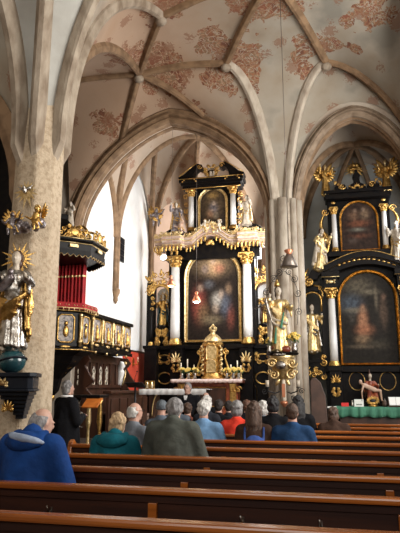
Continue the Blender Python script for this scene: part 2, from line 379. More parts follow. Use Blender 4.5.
# robed statue: one continuous body (flesh) and a robe with folds over it
def statue(root, base, h, seed=0, face=0., robe='gold', flesh='ivory', cloak=None, arms=((.6, .2), (.5, -.3)), lean=0., mitre=False, wings=None, halo=None, sit=False, vox=None):
    """face: rotation about z, 0 looks towards -Y. base in world coordinates"""
    rg = random.Random(seed); T = Matrix.Translation(Vector(base)) @ Matrix.Rotation(face, 4, 'Z') @ Matrix.Rotation(lean, 4, 'Y') @ Matrix.Scale(h, 4)
    v = vox or h*.013; H = .60 if sit else .87
    sh = H-.11
    b = MB(); b.ell((0, -.015, H+.055), (.048, .056, .07), 12); b.ell((0, -.035, H+.02), (.03, .03, .035), 8); b.ell((0, -.075, H+.045), (.009, .015, .016), 6)
    b.cap((0, 0, H+.02), .028, (0, 0, sh), .035)
    b.cap((0, 0, sh-.02), .07, (0, 0, sh-.25), .07)
    hands = []
    for s, (up, fw) in zip((-1, 1), arms):
        S = Vector((s*.10, 0, sh)); E = S+Vector((s*.07, -.04, -.13+.06*up)); W = E+Vector((-s*.03+s*.1*abs(fw), -.12+.03*fw, .14*up))
        b.cap(S, .034, E, .026); b.cap(E, .025, W, .018); d = (W-E).normalized(); b.ell(W+d*.025, (.02, .02, .026), 8)
        for k in range(4): b.cap(W+d*.04+Vector(((k-1.5)*.010, 0, 0)), .006, W+d*(.066+.004*(k % 2))+Vector(((k-1.5)*.012, -.008, 0)), .005, 5)
        b.cap(W+d*.02, .007, W+d*.035+Vector((-s*.03, 0, .01)), .006, 5); hands.append((S, E, W))
    b.cap((-.05, -.03, .05), .03, (-.05, -.11, .02), .024); b.cap((.05, -.02, .05), .03, (.06, -.09, .02), .024)
    if sit: b.cap((-.07, 0, sh-.24), .06, (-.08, -.2, sh-.24), .05); b.cap((.07, 0, sh-.24), .06, (.08, -.2, sh-.24), .05); b.cap((-.08, -.2, sh-.24), .045, (-.07, -.17, .05), .035); b.cap((.08, -.2, sh-.24), .045, (.07, -.17, .05), .035)
    else: b.cap((-.05, 0, sh-.25), .06, (-.05, 0, .05), .035); b.cap((.05, 0, sh-.25), .06, (.05, 0, .05), .035)
    b.xf(T).build('body', flesh, root, remesh=v*.8, smooth_it=2)
    r = MB(); hip = sh-.24
    r.cap((0, 0, sh-.03), .085, (0, .005, hip), .085); r.cap((-.08, 0, sh-.01), .045, (.08, 0, sh-.01), .045)
    for s, (S, E, W) in zip((-1, 1), hands): r.cap(S, .048, E, .045); r.cap(E, .042, E.lerp(W, .75), .045); r.cap(E.lerp(W, .4), .03, E.lerp(W, .5)+Vector((s*.01, .01, -.13)), .018, 8)
    if sit:
        for s in (-1, 1): r.cap((s*.06, 0, hip), .085, (s*.08, -.2, hip), .065); r.cap((s*.08, -.2, hip), .06, (s*.09, -.19, .06), .075)
        r.cap((0, -.05, hip-.05), .1, (0, -.1, .08), .12)
    else: r.cap((0, 0, hip), .09, (0, 0, .09), .125)
    for k in range(15):
        a = k/15*2*PI+rg.uniform(-.15, .15); q = rg.uniform(-.35, .35); zt = rg.uniform(hip-.06, sh-.05); rad = .115+.02*rg.random()
        off = -.12 if sit else 0
        r.cap((math.cos(a+q)*.07, math.sin(a+q)*.07+off*.6, zt if not sit else hip-.02), .016, (math.cos(a)*rad, math.sin(a)*rad+off, .03+.03*rg.random()), .024+.012*rg.random(), 6)
    for k in range(5):   # a diagonal sweep of cloth across the body
        t = k/5; r.cap((-.10, -.05, sh-.08-.09*t), .018, (.10, -.09, hip-.02-.09*t), .022, 6)
    r.xf(T).build('robe', robe, root, remesh=v, smooth_it=2)
    if cloak:
        c = MB()
        for k in range(11):
            a = -.35+PI*1.25*k/10-PI*.0; rr = .12+.02*rg.random()
            c.cap((math.cos(a)*.09, abs(math.sin(a))*.07, sh), .022, (math.cos(a)*rr*1.25, math.sin(a)*rr*1.1, .10+.12*rg.random()), .03, 6)
        c.cap((-.13, -.02, hip), .025, (.08, -.11, hip-.08), .03, 6); c.cap((-.13, -.02, hip-.06), .025, (.05, -.12, hip-.16), .03, 6)
        c.xf(T).build('cloak', cloak, root, remesh=v, smooth_it=2)
    hr = MB(); hr.ell((0, .016, H+.072), (.059, .056, .068), 12); hr.ell((0, .04, H+.01), (.052, .032, .065), 8)
    hr.xf(T).build('hair', 'dark_oak' if not mitre else flesh, root)
    if mitre:
        m_ = MB(); m_.lathe([(.052, 0), (.062, .05), (.05, .11), (.012, .17)], (0, -.005, H+.10), 10, sy=.7); m_.xf(T).build('mitre', 'gold', root)
    if wings:
        for s in (-1, 1):
            w_ = MB()
            for k in range(7):
                a = math.radians(58-18*k); ln = wings*(1-.08*k); R = Matrix.Rotation(-(a if s > 0 else PI-a), 3, 'Y')
                st = Vector((s*.04, .07, sh-.02-.012*k)); dr = Vector((s*math.cos(a), .25, math.sin(a))); w_.ell(st+dr*ln*.5, (ln*.52, .016, .055), 8, R)
            w_.xf(T).build('wing', 'gold' if robe == 'gold' else robe, root)
    if halo:
        g = MB(); n = 16
        for k in range(n):
            a = 2*PI*k/n; L_ = halo*(1 if k % 2 else .72); c0 = Vector((0, .06, H+.06)); d = Vector((math.cos(a), 0, math.sin(a))); pz = Vector((-math.sin(a), 0, math.cos(a)))
            g.pyramid([c0+d*.06+pz*.016+Vector((0, .008, 0)), c0+d*.06+pz*.016-Vector((0, .008, 0)), c0+d*.06-pz*.016-Vector((0, .008, 0)), c0+d*.06-pz*.016+Vector((0, .008, 0))], c0+d*L_)
        g.tube([c0+Vector((math.cos(q*PI/8)*.065, 0, math.sin(q*PI/8)*.065)) for q in range(16)], .008, 6, closed=True)
        g.xf(T).build('ray_halo', 'gold', root)
def putto(root, base, h, seed=0, face=0., m='putto_flesh', wings=True, pose='fly'):
    T = Matrix.Translation(Vector(base)) @ Matrix.Rotation(face, 4, 'Z') @ Matrix.Scale(h, 4); rg = random.Random(seed)
    b = MB(); b.ell((0, 0, .86), (.11, .12, .13), 12); b.ell((0, -.12, .84), (.022, .03, .03), 6); b.cap((0, 0, .76), .06, (0, 0, .70), .07); b.cap((0, 0, .64), .12, (0, -.02, .45), .125)
    for s in (-1, 1):
        E = Vector((s*.26, -.05, .58+.12*s)); W = Vector((s*.33, -.22, .68+.16*s)); b.cap((s*.11, 0, .68), .055, E, .045); b.cap(E, .045, W, .035); b.ell(W+Vector((0, -.04, .01)), (.035, .04, .035), 8)
        for k in range(4): b.cap(W+Vector(((k-1.5)*.018, -.05, .01)), .012, W+Vector(((k-1.5)*.022, -.09, .015)), .01, 5)
        K = Vector((s*.13, -.14 if s > 0 else -.02, .26)); A = Vector((s*.12, .02, .08)); b.cap((s*.07, 0, .42), .085, K, .065); b.cap(K, .06, A, .04); b.cap(A, .04, A+Vector((0, -.1, -.04)), .03)
    b.xf(T).build('body', m, root, remesh=h*.02, smooth_it=2)
    hr = MB()
    for k in range(22):
        a = rg.uniform(0, 2*PI); e = rg.uniform(-.1, 1.3); hr.ell((math.cos(a)*math.cos(e)*.105, max(math.sin(a)*math.cos(e), -.55)*.12+.01, .87+math.sin(e)*.125), .04, 6)
    hr.xf(T).build('hair', 'gold' if m != 'gold' else 'gold_pale', root)
    dr = MB()
    for k in range(5): dr.cap((-.14, -.1+.0*k, .44-.03*k), .028, (.15, -.08, .40-.035*k), .03, 6)
    dr.cap((.14, -.05, .4), .04, (.24, .05, .2), .03, 6); dr.xf(T).build('drapery', 'gold', root)
    if wings:
        for s in (-1, 1):
            w_ = MB()
            for k in range(6):
                a = math.radians(68-20*k); ln = .5*(1-.1*k); R = Matrix.Rotation(-(a if s > 0 else PI-a), 3, 'Y'); st = Vector((s*.05, .13, .66-.01*k)); w_.ell(st+Vector((s*math.cos(a), .2, math.sin(a)))*ln*.5, (ln*.54, .022, .06), 8, R)
            w_.xf(T).build('wing', 'gold', root)

# =================================================================== STRUCTURE
YW = 12.0                                   # plane of the wall with the two big arches
CHX0, CHX1 = -5.8, -1.25                    # chancel arch, inner faces
CPX0, CPX1 = -.56, 2.0                     # side chapel arch, inner faces
CLX, CRX = -5.81, -1.15                     # chancel side walls
f = MB(); f.bb(-9, 4.6, -4.6, 12.0, -.2, 0); struct('floor', f, 'floor_stone')
f = MB(); f.bb(-6.6, 4.0, 12.0, 20.4, -.2, .35); f.bb(-6.6, -1.0, 11.55, 12.0, 0, .17); struct('floor_chancel', f, 'floor_stone')
f = MB(); f.bb(CLX, CRX, 14.9, 20.3, .35, .52); f.bb(CLX+.2, CRX-.2, 15.2, 17.6, .52, .70); struct('floor_altar_steps', f, 'marble_pink')
def arch_z(x, x0, x1, zs, za, p=1.85):
    c = (x0+x1)/2; r = (x1-x0)/2; q = 1-abs(x-c)/r          # 0 at the jamb, 1 at the apex
    if q <= 0: return zs
    a = math.acos((1-min(q, 1))**(p/2)); return zs+(za-zs)*max(math.sin(a), 0)**(2/p)
# wall with two arches: front strips, soffits, and back strips
ZS, ZA1, ZA2 = 5.15, 7.72, 7.42
def arch_pts(x0, x1, zs, za, p, n=18, y=YW, pl=None, am=.87):
    c = (x0+x1)/2; L = arc((x0, y, zs), (c, y, za), n, pl or p, am); R = arc((x1, y, zs), (c, y, za), n, p, am); return L+R[::-1][1:]
A1 = arch_pts(CHX0, CHX1, ZS, ZA1, 1.95, pl=1.75); A2 = arch_pts(CPX0, CPX1, ZS, ZA2, 1.9, am=.96)
poly = [(-9, 0), (CHX0, 0)]+[(p.x, p.z) for p in A1]+[(CHX1, 0), (CPX0, 0)]+[(p.x, p.z) for p in A2]+[(CPX1, 0), (4.6, 0), (4.6, 10), (-9, 10)]
mb = MB(); top = 10.0
def strip(mb, pts, y0, y1, ztop):
    for a, b in zip(pts, pts[1:]): mb.prism([(a.x, a.z), (b.x, b.z), (b.x, ztop), (a.x, ztop)], y0, y1)
strip(mb, A1, YW, YW+.45, top); strip(mb, A2, YW, YW+.45, top)
mb.bb(-9, CHX0, YW, YW+.45, 0, top); mb.bb(CPX1, 4.6, YW, YW+.45, 0, top); mb.bb(CHX1, CPX0, YW, YW+.45, 0, top)
struct('wall_front', mb, 'plaster_worn')
# arch mouldings (front order and a slimmer inner order)
RB = [(-.14, -.02), (-.14, .05), (-.09, .12), (-.045, .10), (0, .17), (.045, .10), (.09, .12), (.14, .05), (.14, -.02)]
def arch_trim(name, P, zlow, m, off=.0, wdt=1.):
    pts = [Vector((P[0].x, P[0].y, zlow))]+list(P)+[Vector((P[-1].x, P[-1].y, zlow))]
    c = MB(); pr = [(-.30*wdt, -.05), (-.30*wdt, .04), (-.25*wdt, .10), (-.20*wdt, .04), (-.16*wdt, .13), (-.11*wdt, .15), (-.08*wdt, .07), (-.05, .10), (-.01, .06), (.03, .0), (.03, -.05)]
    k = len(pts); vs = []; fs = []; cx = (P[0].x+P[-1].x)/2
    for i, p in enumerate(pts):        # lateral = away from the opening, inward = towards the viewer's side (-Y)
        t = (pts[min(i+1, k-1)]-pts[max(i-1, 0)]).normalized(); nrm = Vector((t.z, 0, -t.x))
        for a, b in pr: vs.append(p-nrm*(-a)*1.0+Vector((0, -b, 0))+nrm*off)
    m_ = len(pr)
    for i in range(k-1):
        for a in range(m_): a2 = (a+1) % m_; fs.append((i*m_+a, i*m_+a2, (i+1)*m_+a2, (i+1)*m_+a))
    c.add(vs, fs); return struct(name, c, m)
arch_trim('trim_1', A1, 2.0, 'stone_rib', 0, 1.15)
arch_trim('trim_2', A2, .35, 'stone_arch', 0, .7)
# soffit mouldings inside the arch thickness
for nm, P in (('trim_3', A1), ('trim_4', A2)):
    c = MB(); cx = (P[0].x+P[-1].x)/2
    for yy in (.13, .34):
        pts = [Vector((p.x, YW+yy, p.z)) for p in P]; pts = [Vector((pts[0].x, YW+yy, 2.0))]+pts+[Vector((pts[-1].x, YW+yy, 2.0))]
        c.sweep(pts, [(-.10, -.03), (-.07, .02), (0, .045), (.07, .02), (.10, -.03)], ('pt', Vector((cx, YW+yy, 4.9))))
    struct(nm, c, 'stone_rib')
# chancel walls
mb = MB(); mb.bb(CLX-.4, CLX, YW+.45, 17.7, 0, 10.2); struct('wall_left', mb, 'plaster_white')
mb = MB(); mb.bb(CRX, CRX+.25, YW+.45, 17.7, 0, 10.2); struct('wall_right', mb, 'plaster_white')
def wall_seg(name, x0, y0, x1, y1, m, z1=10.2):
    c = MB(); d = Vector((x1-x0, y1-y0, 0)); a = math.atan2(d.y, d.x); n = Vector((d.y, -d.x, 0)).normalized()*-.12
    c.box(((x0+x1)/2+n.x, (y0+y1)/2+n.y, z1/2), (d.length+.1, .24, z1), a); struct(name, c, m)
AP1, AP2 = (-4.75, 19.5), (-2.3, 19.5)
wall_seg('wall_apse_left', CLX, 17.6, *AP1, 'plaster_warm'); wall_seg('wall_apse_back', *AP1, *AP2, 'plaster_warm'); wall_seg('wall_apse_right', *AP2, CRX, 17.6, 'plaster_warm')
# chapel walls
mb = MB(); mb.bb(CPX0-.4, CPX0-.12, YW+.45, 14.6, 0, 9.2); struct('wall_chapel_left', mb, 'plaster_chapel')
mb = MB(); mb.bb(CPX1+.25, CPX1+.5, YW+.45, 14.6, 0, 9.2); struct('wall_chapel_right', mb, 'plaster_chapel')
mb = MB(); mb.bb(CPX0-.3, CPX1+.5, 14.6, 14.85, 0, 9.2); struct('wall_chapel_back', mb, 'plaster_chapel')
# outer shell of the nave
mb = MB(); mb.bb(4.6, 4.9, -4.6, 12, 0, 10); struct('wall_nave_right', mb, 'plaster_worn')
mb = MB(); mb.bb(-9.2, -9, -4.6, 12, 0, 10); struct('wall_nave_left', mb, 'plaster_worn')
mb = MB(); mb.bb(-9, 4.6, -4.9, -4.6, 0, 10); struct('wall_back', mb, 'plaster_worn')
# window splay panel high in the left chancel wall: a small barred opening
mb = MB(); mb.bb(CLX-.01, CLX+.012, 14.72, 15.12, 5.02, 5.72); struct('window_1', mb, 'dark_glass')
mb = MB()
for k in range(5): mb.bb(CLX+.01, CLX+.035, 14.72+.1*k-.01, 14.72+.1*k+.01, 5.02, 5.72)
for k in range(5): mb.bb(CLX+.01, CLX+.035, 14.72, 15.12, 5.02+.175*k-.01, 5.02+.175*k+.01)
struct('trim_5', mb, 'iron')

# ------------------------------------------------------------------- vaults
A_ = atZ(139, 74, 8.55); B_ = atZ(161, 16, 8.8); D_ = atZ(226, 63, 8.55); F_ = atZ(326, 62, 8.5); G_ = atZ(272, -25, 8.9); T_ = atZ(402, -40, 8.9)
L_ = A_+(A_-D_)+Vector((0, 0, -.05)); L_.y = 11.0
PX, PY = -4.06, 7.05
PS = 5.0
S_A = Vector((-3.99, 7.3, PS)); S_B = Vector((-3.82, 7.25, PS)); S_3 = Vector((-3.75, 6.98, PS)); S_2 = Vector((-3.97, 6.75, PS)); S_1 = Vector((-4.24, 6.8, PS-.1)); S_0 = Vector((-4.33, 7.05, 4.3))
Q1 = Vector((-1.03, 11.93, 4.95)); Q2 = Vector((-.78, 11.93, 4.95)); R_ = Vector((2.3, 11.95, 5.0)); W_ = Vector((-6.02, 11.95, 4.9))
N3 = Vector((-1.1, 6.3, 8.75)); N2 = Vector((-2.5, 4.2, 8.75)); N1 = Vector((-4.8, 3.8, 8.6)); N0 = Vector((-7.8, 6.9, 7.2))
L0 = Vector((-8.2, 9.0, 8.3))
wallc = lambda p0, p1, n=14, pp=2.0, am=1.0: arc(p0, p1, n, pp, am)
apx = Vector((-3.5, 11.99, 8.08)); apx2 = Vector((.72, 11.99, 7.72))
WL = wallc(W_+Vector((0, .04, 0)), apx, 24, 1.75, .87); WR = wallc(Q1+Vector((0, .06, 0)), apx, 24, 2.0, .87)
def split(P, x):
    k = min(range(len(P)), key=lambda i: abs(P[i].x-x)); return P[:k+1], P[k:]
WLa, WLb = split(WL, -4.75); WRa, WRb = split(WR, -2.72)
C_ = WLa[-1]; J_ = WRa[-1]
CQ = wallc(Q2+Vector((0, .06, 0)), apx2, 18); CR = wallc(R_, apx2, 18); wallQR = CQ+CR[::-1][1:]
rAP = arc(S_A, A_, 18, 1.9); rBP = arc(S_B, B_, 18, 2.05); rAL = camber(A_, L_, .05); rAB = camber(A_, B_, .06); rAD = camber(A_, D_, .08); rAC = camber(A_, C_, .05)
rAJ = camber(A_, J_, .12); rDQ = arc(Q1, D_, 18, 1.85); rFQ = arc(Q2, F_, 18, 1.85); rDG = camber(D_, G_, .1); rFG = camber(F_, G_, .1); rBG = camber(B_, G_, .1)
rFR = arc(R_, F_, 18, 1.75); rRT = arc(R_+Vector((.1, -.1, 0)), T_, 18, 2.0); r3 = arc(S_3, N3, 18, 2.0); r2 = arc(S_2, N2, 18, 2.0); r1 = arc(S_1, N1, 18, 2.0); r0 = arc(S_0, N0, 18, 1.9)
FRES = []
def fres(x, y, z, r, sx=1.): p = atZ(x, y, z); FRES.append((p, r))
for (x, y, z, r) in [(108, 122, 7.7, .36), (132, 120, 7.9, .22), (124, 46, 8.7, .45), (150, 52, 8.7, .42), (165, 60, 8.7, .36), (168, 76, 8.5, .4), (150, 83, 8.5, .25), (214, 44, 8.7, .42), (240, 60, 8.5, .5), (248, 74, 8.3, .3),
                     (220, 72, 8.5, .4), (232, 84, 8.3, .3), (205, 108, 8.1, .42), (222, 118, 8.0, .28), (262, 8, 8.8, .45), (285, 8, 8.8, .35), (305, 52, 8.5, .34), (303, 70, 8.3, .3), (240, 2, 8.8, .35), (338, 92, 8.2, .3), (330, 45, 8.6, .22),
                     (370, 5, 8.8, .4), (345, 22, 8.7, .2), (355, 45, 8.5, .16), (82, 92, 7.8, .28), (86, 106, 7.6, .16), (148, 8, 8.9, .3), (170, 4, 8.9, .35), (110, 38, 8.6, .2), (8, 100, 6.6, .4), (12, 60, 7.2, .3), (20, 90, 6.4, .2)]:
    fres(x, y, z, r)
def vault(name, cells, m='vault_fresco', warm=None):
    mb = MB()
    for c in cells: mb.grid(coons(*c))
    o = struct(name, mb, m)
    if m == 'vault_fresco':
        me = o.data; at = me.attributes.new('fresco', 'FLOAT', 'POINT'); aw = me.attributes.new('warm', 'FLOAT', 'POINT'); vv = np.array([tuple(v.co) for v in me.vertices]); val = np.zeros(len(vv)); wv = np.zeros(len(vv))
        for p, r in FRES: d = np.linalg.norm(vv-np.array(p), axis=1); val = np.maximum(val, np.clip(1.25-.75*d/r, 0, 1))
        wv = np.clip((-1.2-vv[:, 0])/2.0, 0, 1)*np.clip((vv[:, 1]-7.2)/1.5, 0, 1) if warm is None else np.full(len(vv), warm)
        at.data.foreach_set('value', val.astype(np.float32)); aw.data.foreach_set('value', wv.astype(np.float32))
    return o
pt = lambda p: [p, p]
vault('ceiling', [
    (rAP, pt(B_)[:1]+[B_], [S_A, S_B]+rBP[1:], rAB) if False else ([S_A, S_B], rAB, rAP, rBP),
    ([S_A, S_A], rAL, rAP, arc(S_A+Vector((-.15, .1, 0)), L_, 14, 1.8)),
    (WLa, [L_, A_], wallc(WLa[0], L_, 14, 1.8), rAC[::-1]),
    (WLb+WRb[::-1][1:], pt(A_), rAC[::-1], rAJ[::-1]),
    (WRa, rAD[::-1], rDQ, rAJ[::-1]) ,
    ([Q1, Q2], [G_, G_], rDQ+rDG[1:], rFQ+rFG[1:]),
    (wallQR, pt(F_), rFQ, rFR),
    (rFR, rFG[::-1] if False else [T_, G_], [R_, T_], rFG) if False else (rFR[::-1], [G_, T_], rFG, rRT[::-1] if False else [R_, R_+Vector((0, 0, .01))]+rRT[1:]),
    (rAB, rDG, rAD, rBG),
    ([S_B, S_3], camber(B_, N3, .1), rBP, r3),
    (rBG, [N3, N3+Vector((.4, -.3, 0))], camber(B_, N3, .1), [G_, N3+Vector((.4, -.3, 0))]),
    ([L_, A_], [W_+Vector((-.0, -.5, 3.4)), W_+Vector((0, -.5, 3.4))], [L_, W_+Vector((0, -.5, 3.4))], [A_, W_+Vector((0, -.5, 3.4))]) if False else ([S_A, S_A+Vector((-.05, .05, 0))], [L_, L_+Vector((-.5, 0, 0))], arc(S_A, L_, 14, 1.8), arc(S_A+Vector((-.1, .1, 0)), L_+Vector((-.5, 0, 0)), 14, 1.8)),
])
vault('ceiling_arcade', [([S_3, S_2], [N3, N2], r3, r2), ([S_2, S_1], [N2, N1], r2, r1)], 'plaster_chapel')
vault('ceiling_aisle', [([S_1, S_0], [N1, N0], r1, r0), ])
# plain vault over the rest of the nave, behind the camera
mb = MB()
G = [[Vector((-9+13.6*i/16, -4.6+10.6*j/8 if j < 8 else 6.3, 8.85+.9*math.sin(PI*i/16)*(.4+.6*abs(math.sin(PI*j/4))))) for j in range(9)] for i in range(17)]
mb.grid(G); struct('ceiling_rear', mb, 'plaster_chapel')
mb = MB(); mb.grid([[N3, T_, Vector((4.6, 9, 8.9))], [Vector((-1, 6, 9.0)), Vector((1.2, 6, 9.2)), Vector((4.6, 6, 9.0))]]); mb.grid([[R_, T_], [Vector((4.6, 12, 5.5)), Vector((4.6, 9, 8.9))]])
mb.grid([[N1, L0], [N0, Vector((-9, 8.5, 8.5))], [Vector((-9, 4, 8.8)), Vector((-9, 12, 8.4))]]); mb.bb(-9, -4.2, 7.0, 12.0, 8.9, 9.1); struct('ceiling_side', mb, 'plaster_chapel')
# ribs
RIBP = [(-.085, -.10), (-.085, .02), (-.05, .085), (-.028, .11), (.028, .11), (.05, .085), (.085, .02), (.085, -.10)]
nm = 6
def rib(P, m='stone_rib', s=1., ref=None):
    global nm
    c = MB(); ctr = ref or Vector((-1.5, 7.5, 2.0)); c.sweep(P, [(a*s, b*s) for a, b in RIBP], ('pt', ctr)); struct('trim_%d' % nm, c, m); nm += 1
for P in (rAL, rAB, rAD, rAC, rAJ, rDG, rFG, rBG): rib(P)
def sunk(P, d=.5): q = P[0].lerp(Vector((PX, PY, P[0].z)), .75); q.z -= d; return [q]+P
rib(sunk(rAP), 'stone_rib', 1.0, Vector((-1.5, 12, 1))); rib(sunk(rBP), 'stone_pier', 1.25, Vector((-.5, 9, 2)))
rib(rDQ, 'stone_pale', 1.1, Vector((-4, 7, 3))); rib(rFQ, 'stone_pale', 1.1, Vector((2, 7, 3))); rib(rFR, 'stone_rib', 1., Vector((0, 7, 2))); rib(rRT, 'stone_rib', 1.2)
rib(sunk(r3), 'stone_pier', 1.3, Vector((-1, 5, 2))); rib(sunk(r2), 'stone_pier', 1.3, Vector((-3.2, 3, 2))); rib(sunk(r1), 'stone_pier', 1.5, Vector((-5, 2, 2)))
rib(sunk(r0), 'stone_rib', 1.6, Vector((-7, 7, 1)))
rib(camber(atZ(26, 68, 6.9), atZ(-20, 40, 7.6), .05), 'stone_rib', .9, Vector((-5, 7, 2)))
rib(camber(atZ(24, 60, 7.0), atZ(-20, 70, 7.0), .05), 'stone_rib', .9, Vector((-5, 7, 2)))
# bosses
for q in (A_, D_, F_, B_):
    c = MB(); c.ell(q+Vector((0, 0, -.12)), (.12, .12, .09), 12); struct('trim_%d' % nm, c, 'stone_pier'); nm += 1
# chancel vault
K_ = Vector((-3.72, 15.9, 9.15)); zc = 5.6
S1 = Vector((CLX+.03, 14.5, zc)); S2 = Vector((CLX+.05, 17.6, zc)); S3 = Vector((*AP1, zc)); S4 = Vector((*AP2, zc)); S5 = Vector((CRX-.05, 17.6, zc)); S6 = Vector((CRX-.03, 14.5, zc))
E1 = Vector((CLX, 12.75, 7.4)); E2 = Vector((CRX, 12.75, 7.4)); ET = Vector((-3.55, 12.75, 9.3))
SP = [S1, S2, S3, S4, S5, S6]; RC = [arc(s, K_, 18, 1.9) for s in SP]
def wallarc(a, b, h=1.9):
    m_ = (a+b)/2; m_.z = a.z+h; return arc(a, m_, 12, 2.0)+arc(b, m_, 12, 2.0)[::-1][1:]
WA = [wallarc(SP[i], SP[i+1], (2.6, 2.3, 2.3, 2.3, 2.6)[i]) for i in range(5)]
vault('ceiling_chancel', [(WA[i], pt(K_), RC[i], RC[i+1]) for i in range(5)]+
      [(arc(S1, E1+Vector((0, 0, .2)), 12, 1.9), [K_, ET], RC[0], [E1+Vector((0, 0, .2)), ET]), (arc(S6, E2+Vector((0, 0, .2)), 12, 1.9), [K_, ET], RC[5], [E2+Vector((0, 0, .2)), ET])], 'vault_fresco', .55)
cc = Vector((-3.5, 15.5, 4.0))
for P in RC: rib(P, 'stone_rib', .95, cc)
rib([K_, (K_+ET)/2+Vector((0, 0, .05)), ET], 'stone_rib', .95, cc)
mid = RC[0][11]; rib(arc(S2+Vector((0, -.03, 0)), mid, 14, 1.8), 'stone_rib', .85, cc)
rib(arc(S1+Vector((0, -.04, 0)), Vector((-4.6, 12.9, 8.6)), 14, 1.9), 'stone_rib', .9, cc); rib(arc(S1+Vector((0, -.1, 0)), E1+Vector((.05, 0, .3)), 14, 1.9), 'stone_rib', .8, cc)
mid2 = RC[5][11]; rib(arc(S5+Vector((0, -.03, 0)), mid2, 14, 1.8), 'stone_rib', .85, cc)
for s_, zl in ((S1, 3.82), (S2, .5), (S5, .5), (S6, 3.8)):
    c = MB(); d = .08 if s_.x < -3 else -.08
    c.tube([(s_.x+d*.3, s_.y, zl+.25), (s_.x+d*.3, s_.y, zc+.3)], .085, 8); c.tube([(s_.x+d*.3, s_.y-.1, zl+.25), (s_.x+d*.3, s_.y-.1, zc+.3)], .05, 8); c.tube([(s_.x+d*.3, s_.y+.1, zl+.25), (s_.x+d*.3, s_.y+.1, zc+.3)], .05, 8)
    c.lathe([(.02, zl-.1), (.07, zl), (.06, zl+.08), (.12, zl+.2), (.13, zl+.28), (.08, zl+.34)], (s_.x+d*.3, s_.y, 0), 8); struct('trim_%d' % nm, c, 'stone_rib'); nm += 1
# chapel vault
zk = 5.3; kx = (CPX0+CPX1+.25)/2; KC = Vector((kx, 14.0, 7.55)); c1 = Vector((CPX0, 14.55, zk)); c2 = Vector((CPX1+.25, 14.55, zk)); c3 = Vector((CPX0, 12.8, zk)); c4 = Vector((CPX1+.25, 12.8, zk))
RR = [arc(q, KC, 12, 1.8) for q in (c3, c1, c2, c4)]
CW = [wallarc(a, b, h) for a, b, h in ((c3, c1, 1.5), (c1, c2, 2.0), (c2, c4, 1.5), (c4, c3, 2.55))]
vault('ceiling_chapel', [(CW[0], pt(KC), RR[0], RR[1]), (CW[1], pt(KC), RR[1], RR[2]), (CW[2], pt(KC), RR[2], RR[3]), (CW[3], pt(KC), RR[3], RR[0])], 'vault_fresco', .3)
for P in RR: rib(P, 'stone_rib', .7, Vector((.8, 13.6, 3)))
for (x, dx) in ((.30, -.0), (1.25, 0)):
    rib([Vector((x, 14.5, 5.2)), Vector((x, 14.5, 6.4)), Vector((kx+(x-kx)*.5, 14.4, 7.1)), KC], 'stone_rib', .6, Vector((.8, 13, 3)))

# piers
mb = MB()
n8 = [(math.cos(PI/8+k*PI/4), math.sin(PI/8+k*PI/4)) for k in range(8)]
mb.lathe([(.49, 0), (.49, .35), (.41, .5), (.37, .62), (.36, 3.0), (.345, 5.1), (.29, 6.2)], (PX, PY, 0), 8, ph=PI/8, smooth=False)
struct('wall_pillar', mb, 'stone_pillar', bevel=.03)
mb = MB(); qx, qy = -.88, 12.0
mb.lathe([(.50, 0), (.50, .4), (.40, .6), (.36, .7), (.34, 5.4)], (qx, qy+.1, 0), 8, ph=PI/8, smooth=False)
for a, r in ((PI*1.5, .11), (PI*1.27, .07), (PI*1.73, .07), (PI*1.08, .09), (PI*1.92, .09)):
    mb.tube([(qx+.34*math.cos(a), qy+.1+.34*math.sin(a), .7), (qx+.34*math.cos(a), qy+.1+.34*math.sin(a), 5.5)], r, 8)
struct('wall_pier', mb, 'stone_pale')

